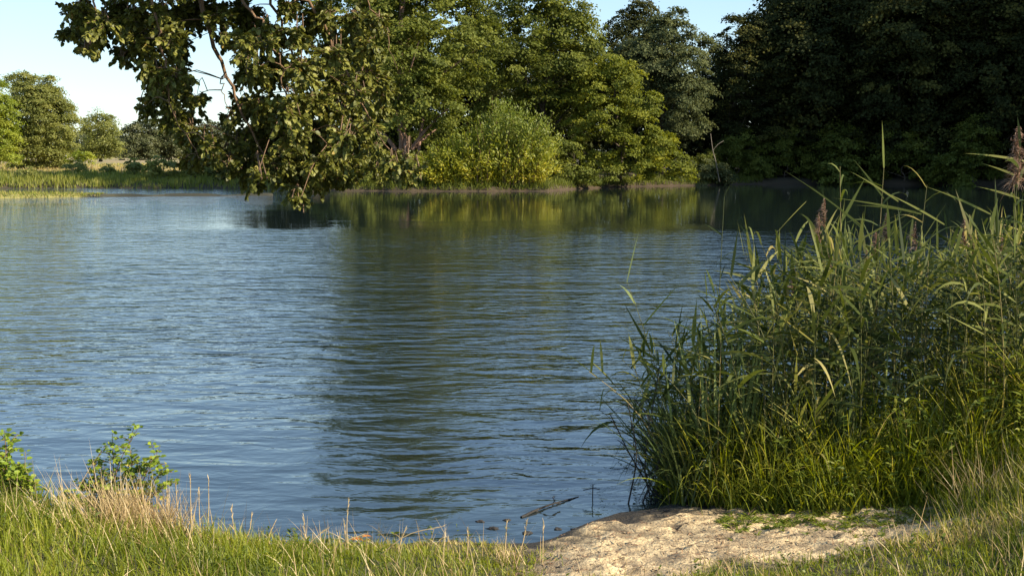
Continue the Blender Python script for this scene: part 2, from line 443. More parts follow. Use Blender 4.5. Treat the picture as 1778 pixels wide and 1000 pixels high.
# ------------------------------------------------------------------ trees
def crown_leaves(rng, lobes, leaf, clump=.75, dens=1.0, flat=.36, per=42, shell=.5):
    """lobes: (x,y,z,r) world. Every lobe is a cloud of flattened leaf sprays."""
    bag = Bag()
    Cs, Ns, Ss, Ts = [], [], [], []
    clump = clump * 1.15
    for (x, y, z, r) in lobes:
        k = max(8, int(dens * 6.0 * r * r / (clump * clump)))
        d = unit(rng.normal(size=(k, 3)) * np.array([1, 1, .85]))
        rad = r * (shell + (1.04 - shell) * rng.random(k) ** .6)
        c = np.array([x, y, z]) + d * rad[:, None]
        cr = clump * rng.uniform(.55, 1.25, k)
        tl = np.clip(rng.normal(.5, .2, k) + rng.normal(0, .1), 0, 1)
        nd = rng.poisson(per * 2.6, k) + 8
        ii = np.repeat(np.arange(k), nd)
        q = np.clip(rng.normal(size=(len(ii), 3)) * .46, -1.1, 1.1)
        off = q * cr[ii][:, None] * np.array([1, 1, flat])
        # sprays dip outwards
        outw = d[ii] * np.array([1, 1, 0])
        off[:, 2] -= .45 * np.sum(off * outw, axis=1)
        Cs.append(c[ii] + off)
        Ns.append(np.array([0, 0, .55]) + d[ii] * .8 + rng.normal(size=(len(ii), 3)) * .6)
        Ss.append(leaf * .76 * rng.uniform(.55, 1.35, len(ii)))
        Ts.append(np.clip(tl[ii] + rng.normal(0, .16, len(ii)), 0, 1))
    leaves(bag, rng, np.concatenate(Cs), np.concatenate(Ns), np.concatenate(Ss), .85, np.concatenate(Ts))
    return bag

def trunk_bag(rng, base, top, r0, lobes, wob=.35, nlimb=14):
    bag = Bag()
    base = np.array(base, float); top = np.array(top, float)
    k = 9
    pts = [base + (top - base) * t + np.array([rng.normal() * wob * math.sin(t * 3), rng.normal() * wob * math.sin(t * 3), 0]) for t in np.linspace(0, 1, k)]
    pts = smoothline(pts, 14)
    rr = r0 * (1 - .9 * np.linspace(0, 1, 14)); rr[0] *= 1.35
    tube(bag, pts, rr, 8)
    pick = rng.permutation(len(lobes))[:nlimb]
    for i in pick:
        c = np.array(lobes[i][:3])
        t = float(np.clip((c[2] - base[2]) / (top[2] - base[2]) - .18, .12, .92))
        j = int(t * 13)
        a = pts[j]
        mid = (a + c) / 2 + np.array([0, 0, .25 * np.linalg.norm(c - a) * .3])
        end = c + (c - a) * .25
        q = smoothline([a, mid, end], 7)
        tube(bag, q, rr[j] * .55 * (1 - .85 * np.linspace(0, 1, 7)), 5)
    return bag

def tree(name, label, cat, base, lobes, leaf, mat, seed, r0=.22, group=None, bark='bark', topfrac=.95, **kw):
    rng = np.random.default_rng(seed)
    bz = float(gz(base[0], base[1])) - .1
    root = empty(name, (base[0], base[1], bz))
    tag(root, label, cat, group)
    tz = max(q[2] for q in lobes)
    tx = np.mean([q[0] for q in lobes if q[2] > tz - 4]); ty = np.mean([q[1] for q in lobes])
    trunk_bag(rng, (base[0], base[1], bz), (tx, ty, bz + (tz - bz) * topfrac), r0, lobes).make('trunk', M[bark], root, True)
    crown_leaves(rng, lobes, leaf, **kw).make('crown', M[mat], root)
    return root

def px_lobes(L, Y, rng, depth=1.0):
    """(px, py, r_px, dY) -> world lobes at distance Y"""
    out = []
    for (px, py, r, dy) in L:
        p = P(px, py, Y + dy)
        out.append((p[0], p[1], p[2], r / FPX * (Y + dy)))
    return out

def copy_tree(o, loc, rz, s, label, group=None):
    c = o.copy(); COL.objects.link(c)
    c.location = loc; c.rotation_euler = (0, 0, rz); c.scale = s
    c['label'] = label
    if group: c['group'] = group
    for ch in list(o.children):
        d = ch.copy(); COL.objects.link(d); d.parent = c
    return c

def gloc(x, y, dz=-.1): return (x, y, float(gz(x, y)) + dz)
rng = np.random.default_rng(7)

# --- the wooded point across the water
A = [(600, 30, 75, 0), (690, 20, 80, -1), (780, 40, 75, 0), (640, 100, 60, -2), (720, 100, 65, -3), (800, 110, 55, -1), (585, 100, 45, 1),
     (660, 170, 50, -2), (730, 165, 50, -3), (600, 175, 35, 0), (620, -60, 80, 1), (720, -70, 85, 0), (800, -40, 65, 1), (670, -140, 75, 0),
     (740, -150, 60, 2), (775, 195, 40, -2), (600, -130, 50, 2), (690, 210, 28, -3), (840, 60, 40, 1), (840, -20, 30, 2), (700, -210, 55, 1)]
tree('alder_tree', 'tallest olive-green tree on the far point, rising out of the picture behind the hanging leaves', 'tree', (-8.0, 91.5),
     px_lobes(A + [(760, 225, 34, 1), (620, 215, 34, 1), (650, 245, 26, 2), (790, 250, 30, 3), (720, 250, 22, 4), (700, 30, 70, 3), (620, 120, 55, 3), (700, 150, 60, 3), (780, 130, 50, 3)], 91.5, rng), .27, 'alder', 11, r0=.38, bark='bark_pale', clump=.85, per=36, dens=.9)
B = [(880, 50, 55, 1), (950, 40, 60, 0), (1000, 70, 50, 0), (900, 120, 60, -1), (970, 120, 60, -1), (860, 170, 45, 0), (930, 190, 45, 0), (980, 10, 42, 1),
     (920, -10, 45, 2), (1020, 110, 40, 0), (860, 110, 45, 1), (1010, 170, 40, 0), (880, 230, 35, 1), (1000, 35, 35, 0)]
tree('alder_tree', 'tall olive tree behind the yellow willow bush, with its top just touching the frame', 'tree', (2.4, 101),
     px_lobes(B, 100, rng), .27, 'alder', 12, r0=.32, clump=.8, per=36)
Cc = [(1030, 150, 38, 0), (1080, 145, 38, 0), (1110, 180, 36, 0), (1050, 205, 40, -1), (1110, 225, 40, -1), (1150, 260, 34, -1), (1080, 262, 38, -1),
      (1010, 220, 30, 0), (1175, 290, 26, -1), (1120, 290, 28, -1.5), (1000, 165, 25, 1), (1030, 285, 22, -1), (1065, 115, 26, 0), (1095, 130, 22, 0), (990, 260, 26, 0)]
tree('alder_tree', 'bright green tree sloping down to the water beside the willow bush', 'tree', (8.6, 99.5),
     px_lobes(Cc, 97, rng), .22, 'alder_yellow', 13, r0=.22, clump=.6, per=40, nl=0) if False else \
tree('alder_tree', 'bright green tree sloping down to the water beside the willow bush', 'tree', (8.6, 99.5),
     px_lobes(Cc, 97.5, rng), .22, 'alder_yellow', 13, r0=.22, clump=.6, per=40)
Dd = [(1120, 90, 40, 0), (1170, 68, 38, 0), (1205, 80, 30, 0), (1140, 130, 45, 0), (1190, 120, 42, -1), (1100, 110, 30, 1), (1180, 170, 42, -1), (1215, 165, 26, -1),
      (1175, 32, 20, 0), (1205, 215, 26, -1), (1170, 220, 34, 0), (1090, 95, 24, 1), (1150, 40, 18, 0)]
tree('ash_tree', 'grey-green tree rising behind the bright sloping tree, below the strip of sky', 'tree', (13.2, 108),
     px_lobes(Dd, 106, rng), .24, 'grey_leaf', 14, r0=.26, clump=.65, per=38)
Ee = [(1285, 72, 36, 0), (1260, 90, 30, 0), (1320, 70, 38, 0), (1290, 120, 44, 0), (1340, 120, 40, 0), (1270, 160, 36, 0), (1330, 180, 40, 0), (1290, 215, 36, 0), (1280, 44, 22, 0), (1312, 46, 20, 0), (1340, 240, 36, 0), (1265, 225, 30, 1)]
tree('ash_tree', 'dark tree with a few sunlit twigs at its top, first of the shaded wood', 'tree', (19.5, 113),
     px_lobes(Ee, 112, rng), .25, 'forest', 15, r0=.28, clump=.7, per=38)

# low dark trees behind the hanging leaves
Ll = [(455, 250, 34, 0), (500, 235, 36, 0), (540, 245, 34, 0), (480, 285, 30, 0), (530, 290, 32, 0), (425, 280, 28, 0), (560, 270, 34, 0), (395, 295, 22, 0), (440, 310, 20, -1), (500, 312, 20, -2), (550, 312, 20, -2)]
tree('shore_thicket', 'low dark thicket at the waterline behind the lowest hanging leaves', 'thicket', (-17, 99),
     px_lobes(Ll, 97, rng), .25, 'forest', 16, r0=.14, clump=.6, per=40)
Lk = [(600, 285, 26, 0), (640, 280, 26, 0), (590, 310, 18, -1), (680, 295, 24, -1), (640, 306, 20, -1.5), (705, 310, 17, -1.5), (560, 300, 20, 0)]
tree('shore_thicket', 'dark low bushes at the waterline between hanging leaves and willow bush', 'thicket', (-10.5, 92),
     px_lobes(Lk, 90.5, rng), .2, 'alder', 17, r0=.08, clump=.45, per=34)

Lm = [(960, 285, 26, 0), (985, 300, 22, -1), (965, 310, 16, -1.5), (1010, 300, 18, -1), (1035, 308, 14, -1.5), (945, 260, 22, 1), (985, 262, 22, 1), (1060, 305, 15, -1)]
tree('shore_thicket', 'dark low bushes at the waterline between the willow bush and the bright sloping tree', 'thicket', (4.6, 95),
     px_lobes(Lm, 94, rng), .2, 'alder', 18, r0=.08, clump=.45, per=34)
Ln = [(1195, 300, 18, 0), (1225, 295, 20, 0), (1215, 312, 12, -1), (1250, 300, 16, 0), (1180, 312, 10, -1), (1270, 312, 10, 0)]
tree('shore_thicket', 'low green scrub at the waterline around the thin bare trunk', 'thicket', (16.0, 106),
     px_lobes(Ln, 105, rng), .2, 'grey_leaf', 19, r0=.06, clump=.45, per=34)

# pale trunks in the gap under the tall tree
for i, (px, Yy, h, lean) in enumerate([(693, 91, 4.6, .3), (706, 90.4, 4.2, -.2), (722, 91.5, 3.8, .5)]):
    b = Bag(); r_ = np.random.default_rng(60 + i)
    p0 = P(px, 300, Yy); gx, gy = p0[0], Yy; gzz = float(gz(gx, gy)) - .1
    pts = smoothline([(gx, gy, gzz), (gx + lean * .3, gy, gzz + h * .4), (gx + lean * .6, gy, gzz + h * .8), (gx + lean * 1.2, gy + .3, gzz + h * 1.3)], 10)
    tube(b, pts, .17 * (1 - .4 * np.linspace(0, 1, 10)), 8)
    root = b.make('tree_trunk', M['bark_pale'], None, True)
    tag(root, ['pinkish bare trunk under the tall tree, the one nearest the hanging leaves', 'middle one of three pinkish trunks under the tall tree', 'pinkish trunk next to the willow bush, shortest of three'][i], 'tree trunk', 'pale trunks under the tall tree')

# willow bush: upright shoots with narrow leaves
def willow():
    r = np.random.default_rng(21)
    base = (-1.9, 88.6)
    root = empty('willow_bush', gloc(*base)); bz = root.location[2]
    tag(root, 'feathery yellow-green willow bush standing at the water edge of the far point', 'bush')
    bg, lv = Bag(), Bag()
    N = 620
    for i in range(N):
        ax = r.uniform(-1, 1); ay = r.uniform(-1, 1)
        u = r.random()
        x0 = base[0] + ax * 3.9; y0 = base[1] + ay * 1.2
        # height envelope: tallest at px ~860
        env = float(np.interp(ax, [-1, -.7, -.35, 0, .2, .42, .6, .85, 1], [2.2, 3.2, 4.3, 5.6, 7.0, 6.0, 5.4, 5.0, 3.9]))
        h = env * r.uniform(.2, 1.0) ** .8 * (.82 + .24 * vnoise(np.array([ax * 3.5 + 9]), np.array([ay * 2]))[0]) * (1.12 if r.random() < .06 else 1)
        lean = np.array([ax * 1.1 + r.normal() * .4 + .1 * h / 6, ay * 1.3 + r.normal() * .3, 0])
        p0 = np.array([x0, y0, bz]); p2 = p0 + lean + np.array([0, 0, h]); p1 = (p0 + p2) / 2 - lean * .22
        pts = smoothline([p0, p1, p2], 9)
        if i % 4 == 0: tube(bg, pts, .03 * (1 - .8 * np.linspace(0, 1, 9)), 4)
        k = int(85 * (h / 5)) + 22
        t = r.random(k) ** .8
        j = t * 8; jj = np.minimum(j.astype(int), 7); f = (j - jj)[:, None]
        c = pts[jj] * (1 - f) + pts[jj + 1] * f + r.normal(size=(k, 3)) * np.array([.16, .16, .14])
        up = unit(pts[jj + 1] - pts[jj]) + r.normal(size=(k, 3)) * .45
        nrm = r.normal(size=(k, 3)) + np.array([.5, -.5, .5])
        zt = (c[:, 2] - bz) / 7
        tt = np.clip(.74 - zt * 1.25 + r.normal(0, .15, k), 0, 1)
        leaves(lv, r, c, nrm, .27 * r.uniform(.6, 1.2, k), .34, tt, along=up)
    bg.make('stem', M['bark_twig'], root); lv.make('foliage', M['willow'], root)
willow()

# thin leaning snag at the end of the point
b = Bag()
sx = P(1240, 250, 104)
pts = smoothline([(sx[0] + .5, 104, .3), (sx[0] + .15, 104, 2.0), (sx[0] - .1, 104, 2.9), (sx[0] - .3, 104.1, 4.3)], 10)
tube(b, pts, .055 * (1 - .5 * np.linspace(0, 1, 10)), 6)
tube(b, smoothline([pts[6], pts[6] + np.array([.4, 0, .5]), pts[6] + np.array([.9, .1, .8])], 5), .03, 4)
tag(b.make('snag', M['bark_grey'], None, True), 'thin pale leaning bare trunk at the edge of the shaded wood', 'dead tree')

# --- shaded wood on the far side
def proto_lobes(r, H, R, cx=0, cy=0, z0=1.5, n=26):
    out = []
    for i in range(n):
        t = (i + .5) / n
        z = z0 + (H - z0) * t
        w = R * math.sin(math.pi * min(1, .18 + .80 * t)) ** .7
        a = i * 2.4 + r.random(); rr = w * r.uniform(.35, .75)
        out.append((cx + math.cos(a) * rr, cy + math.sin(a) * rr, z, w * r.uniform(.42, .62) + .5))
    return out
wood = []
WL = ['tall dark tree at the edge of the shaded wood, behind the thin bare trunk',
      'dark tree in the shaded wood above the upright reed leaf tips',
      'broad dark tree of the shaded wood with faint sunlit patches',
      'huge dark tree filling the view above the tall reed plumes']
spots = [(27.5, 115, 20, 6.0), (29, 116, 24, 6.5), (35, 112, 25, 6.8), (42, 108, 24, 6.5)]
r_ = np.random.default_rng(33)
for i, (x, y, H, R) in enumerate(spots):
    lob = proto_lobes(r_, H, R, x, y, 2.0, 26)
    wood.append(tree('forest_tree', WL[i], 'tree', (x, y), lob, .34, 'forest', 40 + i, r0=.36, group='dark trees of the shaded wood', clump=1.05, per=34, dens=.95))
more = [(49, 102), (54.5, 95), (60, 88), (66, 80), (72, 72), (31, 124), (35, 122), (40, 119), (47, 113), (53, 106), (60, 99), (67, 91), (20, 121), (12, 119), (4, 117), (46, 122), (74, 83), (-3, 110), (-10, 106)]
r_ = random.Random(5)
for i, (x, y) in enumerate(more):
    s = r_.uniform(.92, 1.12)
    lb = 'dark tree deep in the shaded wood, merging with its neighbours'
    if x < 14: lb = 'dark tree standing deep behind the trees of the far point'; s *= .62
    elif x < 22: s *= .6
    copy_tree(wood[i % 4], gloc(x, y), r_.uniform(0, 6.28), (s, s, s * r_.uniform(.95, 1.1)), lb)

# shrubs at the foot of the shaded wood
r_ = np.random.default_rng(35)
sh0 = tree('forest_shrub', 'dark rounded shrub at the water under the shaded wood, beside the bare trunk', 'shrub', (20, 110.5),
           [(20 + a, 110.5 + b_, 1.0 + c, 1.3) for a, b_, c in [(-1.6, 0, .6), (0, -.3, 1.6), (1.5, 0, .9), (.4, .4, 2.6), (-.8, 0, 2.1), (2.6, 0, .2), (-2.6, 0, .1)]],
           .2, 'alder', 36, r0=.06, group='shrubs under the shaded wood', clump=.5, per=30)
for i, (x, y, s) in enumerate([(24.5, 111.5, 1.15), (29, 110.5, 1.3), (34, 107.5, 1.2), (39, 105, 1.3), (45, 101, 1.2), (16.5, 106, .6), (50, 97, 1.3)]):
    copy_tree(sh0, gloc(x, y), i * 1.3, (s, s, s), ['bluish dark shrub under the wood between bare trunk and reeds', 'dark shrub low under the wood, just before the reed tips begin',
              'dark shrub seen between the reed leaf tips', 'dark shrub hidden in shade behind the tallest reeds', 'dark shrub in the deepest shade behind the reeds',
              'small shrub at the end of the rusty mud shore', 'dark shrub farthest along the shaded shore behind the reeds'][i])

# dense undergrowth inside the wood (a mass), added to block light between trunks
r_ = np.random.default_rng(37); b = Bag()
k = 26000
t = r_.random(k)
ux = np.interp(t, [0, .25, .6, 1], [-22, 6, 40, 78]); uy = np.interp(t, [0, .25, .6, 1], [104, 112, 114, 76]) + r_.random(k) * 7 + 1.5
uz = gz(ux, uy) + r_.random(k) ** 1.2 * np.interp(ux, [-22, -14, -9, 20, 30], [2.5, 4, 9, 8, 7])
leaves(b, r_, np.stack([ux, uy, uz], -1), r_.normal(size=(k, 3)) + np.array([0, -.4, .6]), .5 * r_.uniform(.6, 1.3, k), .7)
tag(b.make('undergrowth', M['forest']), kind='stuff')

# low plants and roots along the far point's muddy lip
r_ = np.random.default_rng(38); b = Bag()
k = 12000
ux = r_.uniform(-13, 22, k); uy = np.interp(ux, FX, FY) - .8 + r_.random(k) ** 1.3 * 3.6
uz = gz(ux, uy) + .02
kp = (uz > .07) & (fnoise(ux * .9, uy * .4, 121) + .25 * r_.random(k) > .42)
ux, uy, uz = ux[kp], uy[kp], uz[kp]; k = len(ux)
ribbons(b, r_, np.stack([ux, uy, uz], -1), np.array([0, 0, 1]) + r_.normal(size=(k, 3)) * .35, r_.uniform(.2, .8, k), .05, .2, 2, np.clip(r_.normal(.5, .25, k), 0, 1))
tag(b.make('shore_grass', M['alder']), kind='stuff')

# --- open country at the left
r_ = np.random.default_rng(50)
def round_lobes(px0, px1, top, base, Y, n=16, seed=0, taper=1.0):
    q = np.random.default_rng(seed); out = []
    cx = (px0 + px1) / 2; hw = (px1 - px0) / 2; H = base - top
    for i in range(n):
        t = q.random() ** .8
        w = hw * math.sqrt(max(.05, 1 - (abs(2 * t - .85) / 1.15) ** 2.4)) * taper
        r = min(w, hw) * q.uniform(.34, .5)
        py = base - r * .7 - t * (H - r * 1.7)
        out.append((cx + q.uniform(-1, 1) * max(0, w - r), py, r, q.uniform(-2, 2)))
    return px_lobes(out, Y, q)
tree('field_tree', 'bright green bushy tree cut by the picture edge in the sunny field', 'tree', (P(-5, 290, 122)[0], 122),
     px_lobes([(-30, 180, 32, 0), (-5, 190, 30, 0), (-15, 225, 36, 0), (5, 245, 28, 0), (-50, 230, 40, 0), (-20, 265, 26, -1), (15, 270, 18, -1), (-40, 150, 20, 1), (-8, 162, 24, 0), (8, 188, 22, 0), (10, 215, 24, 0), (-25, 150, 22, 0)], 122, rng), .2, 'far_bright', 51, r0=.2, clump=.6, per=40)
tree('field_tree', 'large rounded sunlit tree in the field, tallest on the open side', 'tree', (P(68, 290, 130)[0], 130),
     px_lobes([(40, 165, 30, 0), (75, 165, 30, 0), (100, 195, 26, 0), (30, 200, 34, 0), (70, 205, 36, -1), (105, 230, 26, -1), (45, 245, 34, -1), (85, 250, 32, -1), (108, 262, 20, -1), (20, 265, 20, -1), (60, 150, 20, 0), (95, 175, 20, 0), (20, 150, 18, 1), (50, 278, 18, -1), (80, 280, 18, -1), (105, 278, 14, -1), (25, 282, 14, -1), (60, 225, 40, 1), (115, 205, 18, 0), (60, 175, 34, 0), (95, 275, 20, -1), (120, 255, 16, -1), (40, 140, 20, 0), (85, 148, 18, 0), (110, 182, 16, 0), (25, 230, 34, 1), (90, 225, 34, 1)], 130, rng), .24, 'far', 52, r0=.25, clump=.7, per=40)
tree('field_tree', 'smaller round tree standing alone beside the large rounded one', 'tree', (P(174, 275, 235)[0], 235),
     px_lobes([(160, 215, 18, 0), (185, 215, 18, 0), (172, 205, 14, 0), (198, 235, 14, 0), (150, 238, 14, 0), (175, 240, 22, -1), (200, 252, 12, -1), (150, 255, 14, -1), (172, 258, 16, -1), (188, 255, 14, 0), (160, 264, 10, -1), (182, 265, 10, -1), (196, 262, 9, -1), (172, 228, 24, 1)], 235, rng), .38, 'far', 53, r0=.3, clump=1.2, per=36)
FL = ['distant dark tree just behind the lone round tree', 'distant dark tree between the lone round tree and the hanging leaves', 'far dark tree partly behind the tip of hanging leaves', 'far dark tree half hidden by the hanging leaves', 'far dark tree seen only through gaps in the hanging leaves']
f0 = None
for i, (px, s) in enumerate([(228, .9), (250, 1.15), (278, 1.0), (305, 1.1), (345, 1.1)]):
    x = P(px, 270, 300)[0]
    if f0 is None:
        f0 = tree('distant_tree', FL[0], 'tree', (x, 300), [(x + a, 300 + b_, c, d) for a, b_, c, d in [(0, 0, 4, 2.6), (-2, 0, 5.5, 2.4), (2, 1, 6, 2.5), (0, 0, 8, 2.4), (1, -1, 9, 1.7), (-2.6, 0, 3.4, 2), (2.8, 0, 3.6, 2.1)]],
                  .5, 'far_dark', 54, r0=.3, group='distant dark trees beyond the field', clump=1.2, per=30)
    else:
        copy_tree(f0, gloc(x, 300 + i * 4), i * 1.1, (s, s, s), FL[i])
# far-off wood on the horizon
b = Bag(); k = 30000
ux = r_.uniform(-420, 120, k); uy = 480 + r_.random(k) * 25
hh = 6 + 6 * fnoise(ux * .03, ux * 0, 91)
uz = 1.2 + r_.random(k) ** .8 * hh
leaves(b, r_, np.stack([ux, uy, uz], -1), r_.normal(size=(k, 3)) + np.array([.3, -.6, .5]), 1.7 * r_.uniform(.6, 1.3, k), .75)
tag(b.make('far_wood', M['far_dark']), kind='stuff')
# small field bushes
fb = tree('field_bush', 'low dark bush among the reeds below the lone round tree', 'bush', (P(128, 295, 104)[0], 104), px_lobes([(118, 292, 9, 0), (132, 290, 11, 0), (146, 293, 8, 0)], 104, rng), .18, 'far', 57, r0=.04, clump=.35, per=24)
tree('field_bush', 'bright low bush at the foot of the large rounded field tree', 'bush', (P(150, 280, 126)[0], 126), px_lobes([(140, 272, 11, 0), (152, 276, 11, 0), (125, 276, 10, 0)], 126, rng), .2, 'far_bright', 58, r0=.04, clump=.4, per=24)
for i, (px, Yy, sc, lab) in enumerate([(45, 99, .8, 'low bush in the bank reeds under the large rounded field tree'), (232, 101, 1.2, 'low dark bush on the bank below the distant trees'), (285, 99, 1.4, 'bank bush just before the hanging leaves begin'), (340, 99, 1.5, 'shaded bank bush glimpsed under the hanging leaves'), (185, 103, .8, 'small bank bush between the two lit ones and the shade')]):
    copy_tree(fb, gloc(P(px, 300, Yy)[0], Yy), i * 1.9, (sc, sc, sc), lab)
# field grass and sunlit reed fringe on the left bank
b = Bag(); k = 21000
ux = r_.uniform(-62, -15, k); uy = np.interp(ux, FX, FY) - .9 + r_.random(k) ** 1.3 * 10
kp = gz(ux, uy) > -.04; ux, uy = ux[kp], uy[kp]; k = len(ux)
hh = (.2 + .85 * fnoise(ux * .45, uy * .25, 93)) * np.interp(ux, [-33, -28, -20], [.95, .85, .8])
ribbons(b, r_, np.stack([ux, uy, gz(ux, uy) - .03], -1), np.array([0, 0, 1]) + r_.normal(size=(k, 3)) * .16, hh * r_.uniform(.6, 1.1, k), .07, .08, 3,
        np.clip(fnoise(ux * .5, uy * .5, 94) * .8 + r_.normal(0, .2, k) - .05, 0, 1))
tag(b.make('far_reed_bed', M['far_reed']), kind='stuff')
b = Bag(); k = 16000
ux = r_.uniform(-75, -14, k); uy = 103 + r_.random(k) ** 1.5 * 70
tt = np.clip(fnoise(ux * .05, uy * .14, 95) * 1.6 + .12 + r_.normal(0, .15, k), 0, 1)
ribbons(b, r_, np.stack([ux, uy, gz(ux, uy) - .03], -1), np.array([0, 0, 1]) + r_.normal(size=(k, 3)) * .3, r_.uniform(.15, .45, k), .09, .1, 2, tt)
tag(b.make('field_grass', M['far_reed']), kind='stuff')
b = Bag(); k = 3500
ux = r_.uniform(-40, -25.0, k); cy = np.interp(ux, [-60, -30, -16], [74, 75, 77.5]); hw = np.interp(ux, [-60, -34, -27, -24, -15.5], [7, 5.0, 1.6, .4, .3])
uy = cy + r_.uniform(-1, 1, k) * hw
ribbons(b, r_, np.stack([ux, uy, gz(ux, uy) - .02], -1), np.array([0, 0, 1]) + r_.normal(size=(k, 3)) * .4, np.interp(ux, [-30, -25, -16], [.28, .14, .1]) * r_.uniform(.5, 1.2, k), .05, .1, 2)
tag(b.make('spit_grass', M['far_reed']), kind='stuff')

# ------------------------------------------------------------------ the near tree whose boughs hang over the water
def overhanging():
    r = np.random.default_rng(70)
    base = (-6.6, 4.6)
    root = empty('overhanging_tree', gloc(*base)); bz = root.location[2]
    tag(root, 'near tree whose leafy boughs hang over the water in front of the far trees', 'tree')
    tk = Bag()
    trunk = smoothline([(base[0], base[1], bz), (-6.4, 4.9, 2.2), (-6.1, 5.3, 4.4), (-5.6, 5.8, 6.6), (-5.3, 6.2, 9.0)], 16)
    rr = .34 * (1 - .75 * np.linspace(0, 1, 16)); rr[0] *= 1.4; rr[1] *= 1.12
    tube(tk, trunk, rr, 12)
    tk.make('trunk', M['bark'], root, True)
    A0 = trunk[9]; A1 = trunk[12]; A2 = trunk[7]
    def Q(px, py, Yy): return P(px, py, Yy)
    limbs = [
        ([A1, Q(100, -330, 7.6), Q(260, -180, 8.3), Q(330, -60, 8.6), Q(362, 50, 8.6), Q(392, 125, 8.65), Q(425, 200, 8.7), Q(470, 285, 8.8)], .075),
        ([Q(260, -180, 8.3), Q(420, -110, 8.7), Q(520, -20, 8.8), Q(585, 90, 8.8), Q(630, 185, 8.8), Q(690, 285, 8.8)], .04),
        ([A0, Q(40, -150, 7.8), Q(130, -60, 8.0), Q(165, 10, 8.1), Q(155, 70, 8.1)], .045),
        ([Q(100, -330, 7.6), Q(210, -120, 8.1), Q(265, 0, 8.2), Q(285, 110, 8.3), Q(300, 190, 8.4), Q(345, 275, 8.5)], .035),
        ([Q(420, -110, 8.7), Q(480, 10, 9.1), Q(515, 130, 9.2), Q(540, 250, 9.2), Q(516, 350, 9.1)], .032),
        ([Q(330, -60, 8.6), Q(430, 10, 8.4), Q(480, 90, 8.4), Q(500, 180, 8.5), Q(580, 260, 8.6)], .028),
        ([Q(420, -110, 8.7), Q(560, -60, 9.0), Q(650, 20, 9.1), Q(690, 120, 9.2)], .025),
        ([Q(392, 125, 8.65), Q(385, 150, 8.6), Q(400, 200, 8.6), Q(370, 250, 8.6)], .012),
    ]
    lb = Bag(); allp = []
    for pts, r0 in limbs:
        q = smoothline(pts, 30)
        q[1:-1] += r.normal(size=(28, 3)) * .012
        tube(lb, q, r0 * .45 * (1 - .85 * np.linspace(0, 1, 30)), 6)
        allp.append(q)
    allp = np.concatenate(allp)
    clusters = [(140, 20, 38), (175, 40, 34), (128, 60, 26), (155, 85, 22), (212, 98, 20), (200, 20, 36), (235, 30, 40), (280, 20, 44), (330, 15, 42), (250, 75, 34), (300, 70, 40),
                (262, 120, 32), (305, 125, 34), (275, 165, 34), (258, 185, 18), (300, 205, 34), (335, 170, 26), (330, 225, 32), (345, 262, 24), (330, 280, 14), (365, 250, 24), (375, 275, 13),
                (375, 20, 34), (385, 60, 18), (425, 20, 42), (430, 75, 36), (470, 60, 36), (440, 125, 40), (480, 120, 40), (425, 180, 30), (455, 185, 40), (500, 190, 42), (430, 230, 34), (470, 245, 42), (515, 245, 44),
                (520, 60, 30), (530, 120, 40), (545, 180, 42), (560, 230, 44), (520, 295, 38), (515, 330, 22), (516, 352, 11), (560, 285, 38), (475, 295, 34), (440, 280, 24), (500, 15, 26), (560, 30, 42), (585, 85, 38), (580, 140, 38),
                (600, 190, 38), (605, 240, 38), (600, 285, 32), (640, 225, 28), (645, 265, 30), (680, 285, 26), (708, 300, 18), (640, 130, 34), (668, 150, 26), (625, 165, 30), (640, 80, 32), (615, 30, 40), (660, 40, 26), (410, 250, 20), (395, 215, 16), (720, 290, 10), (560, 315, 20), (660, 300, 18), (410, 295, 24), (440, 310, 22), (395, 270, 20), (280, 45, 36), (225, 60, 26), (290, 150, 34), (480, 200, 44), (500, 270, 44), (545, 290, 34), (705, 275, 16), (665, 180, 22), (600, 312, 14)]
    # boughs above the frame: the same crown, plus foliage added for shade
    for i in range(40):
        clusters.append((r.uniform(60, 700), r.uniform(-200, -30), r.uniform(34, 55)))
    for i in range(80):  # unseen foliage added to keep sun off the left hanging leaves
        clusters.append((r.uniform(230, 600), r.uniform(-360, -60), r.uniform(40, 60)))
    lv = Bag(); tw = Bag()
    DN = np.array([0, 0, -1.0])
    for (px, py, rp) in clusters:
        for rep in range(4):
            c = P(px + r.normal() * 5, py + r.normal() * 5, 8.75 + r.normal() * .42 + .25 * rep)
            rw = rp / FPX * 8.7 * 1.0
            d = np.linalg.norm(allp - c, axis=1) + np.maximum(0, c[2] - allp[:, 2]) * 1.2
            a = allp[np.argmin(d)] if rep == 0 else c0_ + r.normal(size=3) * .03
            if rep == 0: c0_ = c
            mid = (a + c) / 2 + np.array([0, 0, .10 * np.linalg.norm(c - a)])
            st = smoothline([a, mid, c], 6)
            tube(tw, st, .004 * (1 - .5 * np.linspace(0, 1, 6)), 4)
            nt = max(5, int(15 * (rw / .15) ** 1.5))
            for k in range(nt):
                dd = unit(r.normal(size=3) * np.array([1, 1, .8]) + DN * .35)
                L = rw * r.uniform(.6, 1.05)
                s0 = c - dd * L * .25 + r.normal(size=3) * .02
                e = s0 + dd * L * 1.15 + DN * L * .12
                q = smoothline([s0, (s0 + e) / 2 + np.array([0, 0, .05 * L]), e], 5)
                tube(tw, q, .0026 * (1 - .5 * np.linspace(0, 1, 5)), 3)
                m = int(14 + 88 * L)
                t = np.linspace(.15, 1, m); j = t * 4; jj = np.minimum(j.astype(int), 3); f = (j - jj)[:, None]
                B = q[jj] * (1 - f) + q[jj + 1] * f
                D = dd + unit(r.normal(size=(m, 3))) * .95 + DN * .45
                N = r.normal(size=(m, 3)) * .55 + np.array([.1, -.15, .9])
                tcol = np.clip(r.normal(.45, .1) + r.normal(0, .17, m), 0, 1)
                folded(lv, r, B, D, N, .034 * r.uniform(.55, 1.45, m), .76, tcol)
    # upper crown out of the frame
    lob = []
